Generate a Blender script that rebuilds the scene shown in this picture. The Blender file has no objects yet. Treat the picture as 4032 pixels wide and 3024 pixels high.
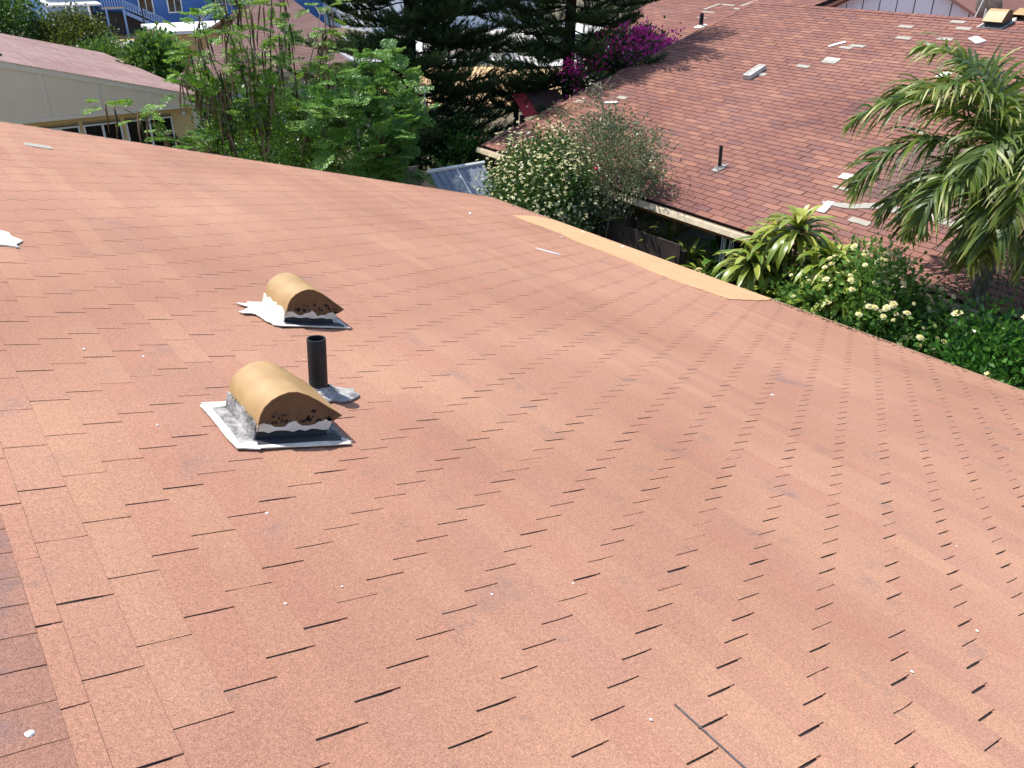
import bpy, math, random
import numpy as np
from mathutils import Vector, Matrix, Quaternion

R_ = math.radians
sc = bpy.context.scene
COL = sc.collection
random.seed(7)
RNG = np.random.default_rng(11)

# ---------------------------------------------------------------- camera
cam_d = bpy.data.cameras.new("camera"); cam = bpy.data.objects.new("camera", cam_d); COL.objects.link(cam)
CAM = Vector((0, 0, 6.9))
rt = Vector((0.80779287, -0.58942071, 0.00734252)); dn = Vector((-0.27395659, -0.38642466, -0.88069505)); fw = Vector((0.52193723, 0.70940765, -0.47362677))
M = Matrix.Identity(4)
for i in range(3):
    M[i][0] = rt[i]; M[i][1] = -dn[i]; M[i][2] = -fw[i]; M[i][3] = CAM[i]
cam.matrix_world = M
cam_d.sensor_fit = 'HORIZONTAL'; cam_d.sensor_width = 36; cam_d.lens = 36 * 3263 / 4032
cam_d.clip_start = 0.05; cam_d.clip_end = 2000
sc.camera = cam
sc.render.resolution_x = 1024; sc.render.resolution_y = 768

# ---------------------------------------------------------------- sky, sun, exposure
SUN = Vector((-0.20, 0.40, 0.89)).normalized()
elev = math.asin(SUN.z); azim = math.atan2(SUN.x, SUN.y)
w = bpy.data.worlds.new("World"); sc.world = w; w.use_nodes = True
nt = w.node_tree
bg = nt.nodes["Background"]
sky = nt.nodes.new("ShaderNodeTexSky"); sky.sky_type = 'NISHITA'; sky.sun_disc = False
sky.sun_elevation = elev; sky.sun_rotation = azim; sky.altitude = 30; sky.air_density = 1; sky.dust_density = 1.0
nt.links.new(sky.outputs[0], bg.inputs[0]); bg.inputs[1].default_value = 0.15
sd = bpy.data.lights.new("sun", 'SUN'); sd.energy = 4.3; sd.angle = R_(0.53); sd.color = (1, .955, .88)
sun = bpy.data.objects.new("sun", sd); COL.objects.link(sun); sun.location = (0, 0, 40)
sun.rotation_mode = 'QUATERNION'; sun.rotation_quaternion = SUN.to_track_quat('Z', 'Y')
vs = sc.view_settings
vs.view_transform = 'Standard'; vs.look = 'None'; vs.gamma = 1; vs.exposure = 0.65; vs.use_curve_mapping = False

# ---------------------------------------------------------------- helpers
def link(o, parent=None):
    COL.objects.link(o)
    if parent: o.parent = parent
    return o
def tag(o, label, cat, group=None, kind=None):
    o["label"] = label; o["category"] = cat
    if group: o["group"] = group
    if kind: o["kind"] = kind
    return o
def thing(name, label, cat, loc=(0, 0, 0), rot=(0, 0, 0), group=None):
    o = bpy.data.objects.new(name, None); link(o); o.location = loc; o.rotation_euler = rot
    o.empty_display_size = .2
    return tag(o, label, cat, group)
class MB:
    def __init__(s): s.v = []; s.f = []; s.t = []
    def add(s, vs_, fs, t=0.5):
        b = len(s.v); s.v += [tuple(p) for p in vs_]; s.f += [tuple(b + i for i in f) for f in fs]; s.t += [t] * len(vs_)
        return s
    def box(s, x0, x1, y0, y1, z0, z1, t=.5, tf=None):
        vs_ = [(x, y, z) for x in (x0, x1) for y in (y0, y1) for z in (z0, z1)]
        if tf: vs_ = [tf(p) for p in vs_]
        return s.add(vs_, [(0, 1, 3, 2), (4, 6, 7, 5), (0, 4, 5, 1), (2, 3, 7, 6), (0, 2, 6, 4), (1, 5, 7, 3)], t)
    def prism(s, poly, axis, a, b, t=.5):
        n = len(poly)
        def P(p, k):
            if axis == 'x': return (k, p[0], p[1])
            if axis == 'y': return (p[0], k, p[1])
            return (p[0], p[1], k)
        vs_ = [P(p, a) for p in poly] + [P(p, b) for p in poly]
        fs = [tuple(range(n))[::-1], tuple(range(n, 2 * n))] + [(i, (i + 1) % n, n + (i + 1) % n, n + i) for i in range(n)]
        return s.add(vs_, fs, t)
    def tube(s, pts, rad, n=6, t=.5, cap=True):
        pts = [Vector(p) for p in pts]
        if not hasattr(rad, '__len__'): rad = [rad] * len(pts)
        vs_ = []; fs = []
        d0 = (pts[1] - pts[0]).normalized(); a = d0.orthogonal().normalized()
        for i, p in enumerate(pts):
            d = (pts[min(i + 1, len(pts) - 1)] - pts[max(i - 1, 0)]).normalized()
            a = (a - d * a.dot(d)).normalized(); b = d.cross(a)
            for k in range(n):
                q = 2 * math.pi * k / n; vs_.append(p + (a * math.cos(q) + b * math.sin(q)) * rad[i])
        for i in range(len(pts) - 1):
            for k in range(n):
                fs.append((i * n + k, i * n + (k + 1) % n, (i + 1) * n + (k + 1) % n, (i + 1) * n + k))
        if cap: fs += [tuple(range(n))[::-1], tuple(range((len(pts) - 1) * n, len(pts) * n))]
        return s.add(vs_, fs, t)
    def lathe(s, prof, c=(0, 0, 0), n=20, t=.5):
        vs_ = []; fs = []
        for r, z in prof:
            for k in range(n):
                q = 2 * math.pi * k / n; vs_.append((c[0] + r * math.cos(q), c[1] + r * math.sin(q), c[2] + z))
        for i in range(len(prof) - 1):
            for k in range(n):
                fs.append((i * n + k, i * n + (k + 1) % n, (i + 1) * n + (k + 1) % n, (i + 1) * n + k))
        return s.add(vs_, fs, t)
    def mesh(s, name, mat=None, smooth=False):
        me = bpy.data.meshes.new(name); me.from_pydata(s.v, [], s.f)
        at = me.attributes.new("tint", 'FLOAT', 'POINT'); at.data.foreach_set("value", np.array(s.t, dtype=np.float32))
        if mat: me.materials.append(mat)
        if smooth: me.polygons.foreach_set("use_smooth", [True] * len(me.polygons))
        me.update(); return me
    def build(s, name, mat, parent=None, smooth=False, loc=None, rot=None):
        o = bpy.data.objects.new(name, s.mesh(name, mat, smooth)); link(o, parent)
        if loc: o.location = loc
        if rot: o.rotation_euler = rot
        return o
def np_mesh(name, V, F, T, mat, smooth=False):
    """V (n,3), F (m,4) quads, T per vertex"""
    me = bpy.data.meshes.new(name); V = np.ascontiguousarray(V, dtype=np.float32); F = np.ascontiguousarray(F, dtype=np.int32)
    k = F.shape[1]
    me.vertices.add(len(V)); me.vertices.foreach_set("co", V.ravel())
    me.loops.add(F.size); me.loops.foreach_set("vertex_index", F.ravel())
    me.polygons.add(len(F)); me.polygons.foreach_set("loop_start", np.arange(0, F.size, k, dtype=np.int32))
    me.update(calc_edges=True)
    at = me.attributes.new("tint", 'FLOAT', 'POINT'); at.data.foreach_set("value", np.asarray(T, dtype=np.float32))
    me.materials.append(mat)
    if smooth: me.polygons.foreach_set("use_smooth", np.ones(len(F), dtype=bool))
    me.validate(); return me
def np_obj(name, V, F, T, mat, parent=None, smooth=False):
    o = bpy.data.objects.new(name, np_mesh(name, V, F, T, mat, smooth)); return link(o, parent)
def copy_obj(o, parent, loc=None, rot=None, scale=None):
    c = o.copy(); COL.objects.link(c); c.parent = parent
    if loc is not None: c.location = loc
    if rot is not None: c.rotation_euler = rot
    if scale is not None: c.scale = scale
    return c

# ---------------------------------------------------------------- materials
def nodes(name):
    m = bpy.data.materials.new(name); m.use_nodes = True; t = m.node_tree
    return m, t, t.nodes["Principled BSDF"], lambda k: t.nodes.new("ShaderNode" + k), t.links.new
def ramp(n, stops, interp='LINEAR'):
    cr = n.color_ramp; cr.interpolation = interp
    while len(cr.elements) < len(stops): cr.elements.new(.5)
    for e, (p, c) in zip(cr.elements, stops): e.position = p; e.color = (*c, 1)
def plain(name, c1, c2=None, rough=.7, scale=6., bump=0., bscale=60., spec=.3, metal=0., detail=6, coords='Object'):
    m, t, P, N, L = nodes(name)
    P.inputs["Roughness"].default_value = rough; P.inputs["Specular IOR Level"].default_value = spec; P.inputs["Metallic"].default_value = metal
    c2 = c2 or tuple(x * .78 for x in c1)
    if coords == 'Object': co = N("TexCoord").outputs["Object"]
    else: co = N("NewGeometry").outputs["Position"]
    no = N("TexNoise"); no.inputs["Scale"].default_value = scale; no.inputs["Detail"].default_value = detail; no.inputs["Roughness"].default_value = .62
    L(co, no.inputs["Vector"])
    r = N("ValToRGB"); ramp(r, [(.32, c2), (.68, c1)]); L(no.outputs["Fac"], r.inputs["Fac"]); L(r.outputs["Color"], P.inputs["Base Color"])
    if bump:
        n2 = N("TexNoise"); n2.inputs["Scale"].default_value = bscale; n2.inputs["Detail"].default_value = 4; L(co, n2.inputs["Vector"])
        b = N("Bump"); b.inputs["Strength"].default_value = bump; b.inputs["Distance"].default_value = .01
        L(n2.outputs["Fac"], b.inputs["Height"]); L(b.outputs["Normal"], P.inputs["Normal"])
    return m
def shingle_mat(name, stops, stain, stain_lo=.6, stain_hi=.75, stain_scale=1.6, grain=.35, speck=False, gscale=420., streak=0.):
    m, t, P, N, L = nodes(name)
    P.inputs["Roughness"].default_value = .93; P.inputs["Specular IOR Level"].default_value = .18
    at = N("Attribute"); at.attribute_name = "tint"; oi = N("ObjectInfo")
    ad = N("Math"); ad.operation = 'ADD'; L(at.outputs["Fac"], ad.inputs[0]); L(oi.outputs["Random"], ad.inputs[1])
    fr = N("Math"); fr.operation = 'FRACT'; L(ad.outputs[0], fr.inputs[0])
    r = N("ValToRGB"); ramp(r, stops); L(fr.outputs[0], r.inputs["Fac"])
    g = N("NewGeometry")
    # stains with a shape of their own
    n1 = N("TexNoise"); n1.inputs["Scale"].default_value = stain_scale; n1.inputs["Detail"].default_value = 7; n1.inputs["Roughness"].default_value = .68; L(g.outputs["Position"], n1.inputs["Vector"])
    mr = N("MapRange"); mr.inputs["From Min"].default_value = stain_lo; mr.inputs["From Max"].default_value = stain_hi; mr.inputs["To Max"].default_value = .75; L(n1.outputs["Fac"], mr.inputs["Value"])
    mx = N("MixRGB"); mx.inputs["Color2"].default_value = (*stain, 1); L(mr.outputs[0], mx.inputs["Fac"]); L(r.outputs["Color"], mx.inputs["Color1"])
    # broad weathering
    n3 = N("TexNoise"); n3.inputs["Scale"].default_value = .55; n3.inputs["Detail"].default_value = 5; L(g.outputs["Position"], n3.inputs["Vector"])
    r3 = N("ValToRGB"); ramp(r3, [(.3, (.86, .80, .79)), (.7, (1.10, 1.10, 1.09))]); L(n3.outputs["Fac"], r3.inputs["Fac"])
    m3 = N("MixRGB"); m3.blend_type = 'MULTIPLY'; m3.inputs["Fac"].default_value = 1; L(mx.outputs[0], m3.inputs["Color1"]); L(r3.outputs["Color"], m3.inputs["Color2"])
    # mineral granules
    n2 = N("TexNoise"); n2.inputs["Scale"].default_value = gscale; n2.inputs["Detail"].default_value = 2; L(g.outputs["Position"], n2.inputs["Vector"])
    r2 = N("ValToRGB"); ramp(r2, [(.30, (1 - grain,) * 3), (.5, (1, 1, 1)), (.72, (1 + grain * .9,) * 3)]); L(n2.outputs["Fac"], r2.inputs["Fac"])
    m2 = N("MixRGB"); m2.blend_type = 'MULTIPLY'; m2.inputs["Fac"].default_value = 1; L(m3.outputs[0], m2.inputs["Color1"]); L(r2.outputs["Color"], m2.inputs["Color2"])
    n4 = N("TexNoise"); n4.inputs["Scale"].default_value = gscale * .22; n4.inputs["Detail"].default_value = 4; n4.inputs["Roughness"].default_value = .7; L(g.outputs["Position"], n4.inputs["Vector"])
    r4 = N("ValToRGB"); ramp(r4, [(.3, (.78, .75, .75)), (.7, (1.15, 1.13, 1.12))]); L(n4.outputs["Fac"], r4.inputs["Fac"])
    m4 = N("MixRGB"); m4.blend_type = 'MULTIPLY'; m4.inputs["Fac"].default_value = 1; L(m2.outputs[0], m4.inputs["Color1"]); L(r4.outputs["Color"], m4.inputs["Color2"])
    L(m4.outputs[0], P.inputs["Base Color"])
    b = N("Bump"); b.inputs["Strength"].default_value = .35; b.inputs["Distance"].default_value = .003; L(n2.outputs["Fac"], b.inputs["Height"]); L(b.outputs["Normal"], P.inputs["Normal"])
    return m
def leaf_mat(name, stops, trans=.35, rough=.42, spec=.5):
    m, t, P, N, L = nodes(name)
    P.inputs["Roughness"].default_value = rough; P.inputs["Specular IOR Level"].default_value = spec
    at = N("Attribute"); at.attribute_name = "tint"
    r = N("ValToRGB"); ramp(r, stops); L(at.outputs["Fac"], r.inputs["Fac"]); L(r.outputs["Color"], P.inputs["Base Color"])
    tr = N("BsdfTranslucent"); hs = N("HueSaturation"); hs.inputs["Value"].default_value = 1.25; hs.inputs["Hue"].default_value = .485; L(r.outputs["Color"], hs.inputs["Color"]); L(hs.outputs[0], tr.inputs["Color"])
    mx = N("MixShader"); mx.inputs[0].default_value = trans; L(P.outputs[0], mx.inputs[1]); L(tr.outputs[0], mx.inputs[2])
    L(mx.outputs[0], t.nodes["Material Output"].inputs["Surface"])
    return m

MT = {}
MT['shingle_near'] = shingle_mat("faded red shingle", [(0, (.366, .203, .141)), (.2, (.384, .216, .143)), (.4, (.355, .197, .141)), (.6, (.394, .225, .150)), (.8, (.366, .197, .137)), (1, (.366, .203, .141))], (.215, .158, .145), .585, .76, 3.2, .55)
MT['shingle_cap'] = shingle_mat("aged red ridge shingle", [(0, (.27, .15, .115)), (.5, (.31, .17, .12)), (1, (.27, .15, .115))], (.17, .125, .13), .52, .7, 3.2, .55)
MT['shingle_brick'] = shingle_mat("brown red shingle", [(0, (.240, .120, .096)), (.18, (.266, .134, .103)), (.3, (.222, .112, .093)), (.5, (.248, .123, .097)), (.62, (.305, .158, .114)), (.74, (.232, .116, .095)), (.9, (.196, .106, .096)), (1, (.240, .120, .096))], (.13, .075, .075), .56, .78, .9, .30, gscale=260.)
MT['shingle_pink'] = shingle_mat("pinkish brown shingle", [(0, (.25, .165, .155)), (.5, (.29, .20, .185)), (1, (.25, .165, .155))], (.2, .14, .135), .58, .8, 1.2, .25, gscale=200.)
MT['shingle_umber'] = shingle_mat("umber shingle", [(0, (.165, .105, .095)), (.5, (.20, .13, .115)), (1, (.165, .105, .095))], (.13, .085, .08), .6, .8, .8, .2, gscale=160.)
MT['tar'] = plain("roofing felt tar", (.028, .021, .019), (.014, .012, .012), .9, 40)
MT['tan_sheet'] = plain("tan roll roofing", (.56, .33, .18), (.50, .29, .155), .9, 3, .25, 300)
MT['edge_metal'] = plain("drip edge paint", (.34, .20, .13), (.2, .13, .1), .6, 12)
MT['hood'] = plain("tan painted hood", (.44, .285, .125), (.34, .205, .085), .5, 7, .15, 12, .4, detail=9)
MT['hood_shade'] = plain("shaded hood end", (.15, .085, .040), (.10, .056, .030), .6, 14, .1, 40)  # end plates' shaded side put into a darker base colour than the hood
MT['sealant'] = plain("white roof sealant", (.80, .77, .68), (.56, .51, .43), .8, 11, .8, 60, detail=9)
MT['sealant_dirty'] = plain("weathered grey sealant", (.50, .48, .46), (.07, .068, .07), .85, 16, .8, 70, detail=9)
MT['black_pipe'] = plain("black plastic pipe", (.007, .007, .008), (.016, .016, .018), .5, 14, spec=.35)
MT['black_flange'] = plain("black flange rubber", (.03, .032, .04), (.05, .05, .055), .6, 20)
MT['white'] = plain("white paint", (.80, .80, .78), (.72, .72, .70), .55, 4)
MT['white_card'] = plain("white repair card", (.82, .82, .84), (.70, .70, .74), .6, 12)
MT['bare'] = plain("bare grey felt", (.40, .37, .31), (.30, .28, .24), .95, 30, .5, 160)
MT['concrete'] = plain("concrete block", (.56, .53, .48), (.44, .42, .385), .95, 20, .5, 140)
MT['wood_dark'] = plain("weathered dark board", (.07, .05, .042), (.03, .022, .019), .85, 5, .4, 60)
MT['wood_brown'] = plain("brown post wood", (.12, .068, .042), (.075, .043, .03), .8, 8, .3, 60)
MT['maroon'] = plain("maroon fence paint", (.075, .022, .018), (.045, .015, .013), .8, 5, .2, 40)
MT['grey_wood'] = plain("grey weathered wood", (.24, .215, .19), (.14, .125, .11), .9, 14, .4, 60)
MT['cream_gutter'] = plain("cream gutter paint", (.62, .52, .36), (.44, .36, .25), .6, 7)
MT['gutter_in'] = plain("rusty gutter inside", (.26, .11, .035), (.16, .07, .03), .8, 9)
MT['olive_wall'] = plain("olive grey wall", (.18, .19, .15), (.15, .155, .125), .85, 2)
MT['navy_wall'] = plain("navy wall", (.022, .04, .12), (.018, .03, .09), .7, 3)
MT['brown_wall'] = plain("dark brown wall", (.03, .022, .018), (.02, .016, .014), .85, 4)
MT['beige_panel'] = plain("beige gable panel", (.78, .635, .465), (.74, .60, .435), .85, 2.5, .05, 50)
MT['beige_trim'] = plain("beige trim", (.78, .67, .52), (.73, .62, .48), .75, 4)
MT['yellow_siding'] = plain("yellow siding", (.72, .54, .27), (.66, .49, .25), .75, 3)
MT['pale_stucco'] = plain("pale stucco", (.62, .60, .58), (.55, .53, .52), .9, 2)
MT['white_panel'] = plain("white gable panel", (.80, .80, .82), (.74, .74, .77), .75, 3)
MT['grey_roof'] = plain("lavender grey sheet", (.40, .385, .40), (.34, .33, .345), .8, 2)
MT['seam'] = plain("lead grey seam", (.13, .115, .125), (.08, .07, .078), .8, 30)
MT['joint'] = plain("panel joint", (.05, .05, .06), (.03, .03, .04), .8, 8)
MT['blue'] = plain("blue siding", (.085, .19, .46), (.07, .16, .40), .7, 2)
MT['light_blue'] = plain("light blue rail paint", (.26, .37, .60), (.22, .32, .53), .65, 4)
MT['peach'] = plain("peach concrete", (.62, .40, .20), (.54, .345, .18), .9, .8, coords='P')
MT['pale_conc'] = plain("pale concrete", (.56, .54, .50), (.46, .44, .41), .9, 1.2, coords='P')
MT['iron'] = plain("black iron", (.02, .02, .022), (.03, .03, .03), .5, 9)
MT['metal_roof'] = plain("grey ribbed metal", (.26, .29, .33), (.19, .215, .25), .38, 5, spec=.5, metal=.25)
MT['shed_wall'] = plain("off white shed wall", (.60, .56, .56), (.50, .47, .47), .8, 4)
MT['red_metal'] = plain("red painted metal", (.62, .07, .08), (.5, .06, .065), .5, 8)
MT['brown_metal'] = plain("brown ribbed metal", (.16, .085, .075), (.12, .065, .06), .5, 7)
MT['orange'] = plain("orange plastic", (.75, .12, .04), (.65, .10, .04), .5, 8)
MT['chime'] = plain("pale metal chime", (.62, .62, .60), (.5, .5, .48), .35, 20, spec=.6)
MT['bark'] = plain("dark pine bark", (.030, .022, .018), (.016, .012, .010), .95, 14, .6, 40)
MT['bark_pale'] = plain("pale twig bark", (.40, .34, .26), (.24, .20, .15), .85, 12, .3, 50)
MT['bark_mid'] = plain("brown bark", (.13, .09, .06), (.08, .055, .04), .9, 12, .5, 50)
MT['palm_bark'] = plain("palm trunk", (.20, .17, .13), (.12, .10, .08), .9, 10, .5, 30)
MT['dish'] = plain("weathered dish", (.20, .17, .14), (.11, .095, .08), .7, 9)
MT['straw'] = plain("dry straw", (.46, .27, .14), (.34, .19, .10), .9, 15)
MT['carpaint'] = plain("white car paint", (.80, .80, .80), (.77, .77, .77), .2, 2, spec=.6)
MT['tyre'] = plain("tyre rubber", (.02, .02, .02), (.03, .03, .03), .8, 20)
MT['red_bloom'] = plain("red petal", (.60, .03, .05), (.45, .02, .04), .6, 20)
m, t, P, N, L = nodes("dark window glass"); P.inputs["Base Color"].default_value = (.012, .013, .014, 1); P.inputs["Roughness"].default_value = .06; P.inputs["Specular IOR Level"].default_value = .5
MT['glass'] = m
m, t, P, N, L = nodes("screen porch dark"); P.inputs["Base Color"].default_value = (.018, .016, .016, 1); P.inputs["Roughness"].default_value = .5
MT['screen'] = m
# ground
m, t, P, N, L = nodes("yard soil and grass"); P.inputs["Roughness"].default_value = .95
g = N("NewGeometry"); n1 = N("TexNoise"); n1.inputs["Scale"].default_value = .5; n1.inputs["Detail"].default_value = 9; L(g.outputs["Position"], n1.inputs["Vector"])
r = N("ValToRGB"); ramp(r, [(.3, (.085, .055, .035)), (.5, (.12, .09, .05)), (.62, (.06, .075, .025)), (.8, (.09, .10, .04))]); L(n1.outputs["Fac"], r.inputs["Fac"]); L(r.outputs["Color"], P.inputs["Base Color"])
b = N("Bump"); b.inputs["Strength"].default_value = .6; n2 = N("TexNoise"); n2.inputs["Scale"].default_value = 22; L(g.outputs["Position"], n2.inputs["Vector"]); L(n2.outputs["Fac"], b.inputs["Height"]); L(b.outputs["Normal"], P.inputs["Normal"])
MT['ground'] = m
# foliage
MT['lf_moringa'] = leaf_mat("moringa leaf", [(0, (.05, .12, .012)), (.5, (.12, .26, .022)), (1, (.22, .40, .04))], .42)
MT['lf_moringa2'] = leaf_mat("lush moringa leaf", [(0, (.055, .14, .026)), (.5, (.12, .27, .05)), (1, (.24, .42, .10))], .42, .4, .5)
MT['lf_pine'] = leaf_mat("pine needle", [(0, (.020, .042, .016)), (.55, (.040, .080, .024)), (1, (.12, .19, .045))], .22, .5, .3)
MT['lf_hedge'] = leaf_mat("hedge leaf", [(0, (.025, .065, .014)), (.5, (.06, .14, .022)), (1, (.13, .24, .04))], .3)
MT['lf_dark'] = leaf_mat("glossy dark leaf", [(0, (.016, .05, .012)), (.5, (.042, .115, .022)), (1, (.14, .26, .04))], .3, .33, .55)
MT['lf_mock'] = leaf_mat("mock orange leaf", [(0, (.020, .058, .014)), (.5, (.045, .115, .022)), (1, (.12, .21, .04))], .28, .33, .55)
MT['lf_sparse'] = leaf_mat("grey green leaf", [(0, (.07, .10, .045)), (.5, (.13, .17, .075)), (1, (.25, .29, .15))], .3, .38, .55)
MT['lf_gard'] = leaf_mat("gardenia leaf", [(0, (.028, .08, .016)), (.5, (.07, .18, .03)), (1, (.16, .31, .06))], .34, .36, .5)
MT['lf_bright'] = leaf_mat("bright shrub leaf", [(0, (.025, .09, .014)), (.5, (.06, .19, .025)), (1, (.13, .32, .045))], .35, .35, .55)
MT['lf_drac'] = leaf_mat("dracaena leaf", [(0, (.03, .075, .012)), (.5, (.10, .17, .02)), (.8, (.24, .30, .04)), (1, (.42, .44, .09))], .25, .34, .5)
MT['lf_palm'] = leaf_mat("palm leaflet", [(0, (.022, .050, .008)), (.5, (.065, .12, .016)), (.8, (.19, .25, .04)), (1, (.58, .58, .26))], .32, .42, .4)
MT['lf_fern'] = leaf_mat("yellow green fern", [(0, (.05, .07, .012)), (.6, (.13, .17, .025)), (1, (.30, .26, .06))], .3, .5, .4)
MT['lf_bract'] = leaf_mat("magenta bract", [(0, (.70, .02, .28)), (.6, (.95, .06, .44)), (1, (.95, .25, .60))], .5, .6, .2)
MT['petal'] = leaf_mat("cream white petal", [(0, (.66, .58, .22)), (.5, (.74, .70, .38)), (1, (.78, .75, .55))], .3, .55, .3)
MT['pod'] = leaf_mat("dry pod", [(0, (.030, .038, .012)), (.4, (.055, .042, .022)), (.75, (.15, .085, .045)), (1, (.27, .16, .09))], .05, .6, .3)
MT['lf_green_pod'] = MT['pod']

# ---------------------------------------------------------------- shingled roofs
def to_px(p):
    q = Vector(p) - CAM; z = q.dot(fw)
    if z <= .1: return None
    return (.5 + q.dot(rt) / z * 3263 / 4032, .5 + q.dot(dn) / z * 3263 / 3024)
def shingle_roof(roof, mat, xs, e, tab, yr, off, thick=.006, gap=.008, xmax=None, parts=300, pertab=False, seed=1, jit=.004, holes=None, wav=.0012):
    """roof frame: x downslope, y along the course, z normal. xs = butt lines. one piece = strip of three tabs."""
    rnd = random.Random(seed); W = 3 * tab; head = .025
    # strips shared between the pieces
    def strip(var):
        mb = MB(); rv = random.Random(100 * seed + var); base = rv.random()
        for k in range(3):
            g0 = gap * rv.choice((.38, .45, .5, .5, .55, .2)); g1 = gap * rv.choice((.38, .45, .5, .5, .55, .15))
            t = rv.random() if pertab else base + rv.uniform(-.03, .03)
            tabbox(mb, -e - head, 0, k * tab + g0, (k + 1) * tab - g1, t, rv)
        return mb
    def tabbox(mb, xa, xb, ya, yb, t, rv, cut=None):
        lift = rv.uniform(0, thick * .3); h0 = .0006; xm = xa + (xb - xa) * rv.uniform(.5, .65); hm = h0 + (thick + lift - h0) * (xm - xa) / (xb - xa)
        wa, wb = rv.gauss(0, wav), rv.gauss(0, wav); x2, x3 = xb + rv.uniform(-.0015, .0015), xb + rv.uniform(-.0015, .0015)
        v = [(xa, ya, h0), (xa, yb, h0), (xm, ya + wa, hm), (xm, yb + wb, hm), (x2, ya, thick + lift), (x3, yb, thick + lift), (xb, ya, .001), (xb, yb, .001), (xa, ya, 0), (xa, yb, 0), (xm, ya + wa, .0002), (xm, yb + wb, .0002)]
        if cut:
            v = [(min(x, cut(y)), y, z) for x, y, z in v]
        mb.add(v, [(0, 2, 3, 1), (2, 4, 5, 3), (4, 6, 7, 5), (0, 8, 10, 2), (2, 10, 6, 4), (1, 3, 11, 9), (3, 5, 7, 11)], t)
    variants = [strip(i).mesh("shingle", mat) for i in range(10)]
    Mw = roof.matrix_world.copy()
    cand = []
    for i, x in enumerate(xs):
        ya, yb = yr(x)
        y0 = off(i) % W - W + math.floor(ya / W) * W - W
        y = y0
        while y < yb:
            if y + W > ya:
                full = y >= ya and y + W <= yb and (xmax is None or x <= min(xmax(y), xmax(y + W))) and not (holes and holes(x, y, W))
                cand.append([full, x, y, ya, yb])
            y += W
    vis = []
    for c in cand:
        if not c[0]: continue
        wp = Mw @ Vector((c[1] - e / 2, c[2] + W / 2, 0)); p = to_px(wp)
        if p and -.05 < p[0] < 1.05 and -.05 < p[1] < 1.05: vis.append(((wp - CAM).length, c))
    vis.sort(key=lambda q: q[0]); chosen = set(id(q[1]) for q in vis[:parts])
    rest = MB(); base_o = None
    for c in cand:
        full, x, y, ya, yb = c; dj = rnd.uniform(-jit, jit)
        if id(c) in chosen:
            o = bpy.data.objects.new("shingle", variants[rnd.randrange(10)]); link(o, roof)
            o.location = (x, y + dj, 0); o.rotation_euler = (0, 0, rnd.uniform(-.0012, .0012))
        else:
            bt = rnd.random()
            for k in range(3):
                a = max(ya, y + k * tab + gap * rnd.choice((.35, .5, .6)) + dj); b_ = min(yb, y + (k + 1) * tab - gap * rnd.choice((.35, .5, .6)) + dj)
                if b_ - a < .01: continue
                if holes and holes(x, (a + b_) / 2, 0): continue
                if xmax and x - e - head > max(xmax(a), xmax(b_)) - .002: continue
                tabbox(rest, x - e - head, x, a, b_, (rnd.random() if pertab else bt + rnd.uniform(-.03, .03)), rnd, xmax)
    if rest.v:
        o = rest.build("shingle_field", mat, roof); o["kind"] = "stuff"
def roof_plane(name, parent, origin, pitch, yaw, poly, mat, thick=.12):
    """deck with the given outline in roof frame (x downslope, y along)"""
    mb = MB(); mb.prism(poly, 'z', -thick, -.0005)
    o = mb.build(name, mat, parent); o.location = Vector(origin) - parent.location; o.rotation_euler = (0, pitch, yaw)
    bpy.context.view_layer.update(); return o

# ---------------------------------------------------------------- ground and paving
mb = MB(); mb.add([(-400, -400, 0), (600, -400, 0), (600, 700, 0), (-400, 700, 0)], [(0, 1, 2, 3)])
o = mb.build("ground", MT['ground']); o["kind"] = "structure"
mb = MB(); mb.add([(17.2, 38.5, .004), (25, 30.5, .004), (34, 40, .004), (25, 50, .004)], [(0, 1, 2, 3)])
o = mb.build("driveway", MT['peach']); o["kind"] = "structure"
mb = MB(); mb.add([(24, 53, .008), (38, 37, .008), (60, 60, .008), (40, 74, .008)], [(0, 1, 2, 3)])
o = mb.build("street", MT['pale_conc']); o["kind"] = "structure"
mb = MB(); mb.add([(6, 62.5, .004), (24, 62.5, .004), (24, 70.5, .004), (6, 70.5, .004)], [(0, 1, 2, 3)])
o = mb.build("concrete_pad", MT['pale_conc']); o["kind"] = "structure"
mb = MB(); mb.add([(6, 70.6, .004), (24, 70.6, .004), (24, 74.4, .004), (6, 74.4, .004)], [(0, 1, 2, 3)])
o = mb.build("patio", MT['peach']); o["kind"] = "structure"

# ---------------------------------------------------------------- the house under the camera
PIT = R_(16); HN = 1.6011
RO = Vector((-math.sin(PIT) * HN, 0, 6.9 - math.cos(PIT) * HN))
home = thing("red_roof_house", "house whose faded red shingle roof fills the foreground", "house", (4, 5, 0))
eave_x = lambda y: 9.0 + (11.87 - y) * .1125
YA, YB = -5.0, 11.85
deck = roof_plane("roof", home, RO, PIT, 0, [(.25, YA), (eave_x(YA), YA), (eave_x(YB), YB), (.25, YB)], MT['tar'])
E0 = .1509; TAB = .3333
xs = [.469 + E0 * i for i in range(0, 66)]
shingle_roof(deck, MT['shingle_near'], xs, E0, TAB, lambda x: (YA, YB), lambda i: 2.511 + (i - 1) * .0857, thick=.0048, gap=.0072, xmax=eave_x, seed=3, jit=.002, wav=.0016)
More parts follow.
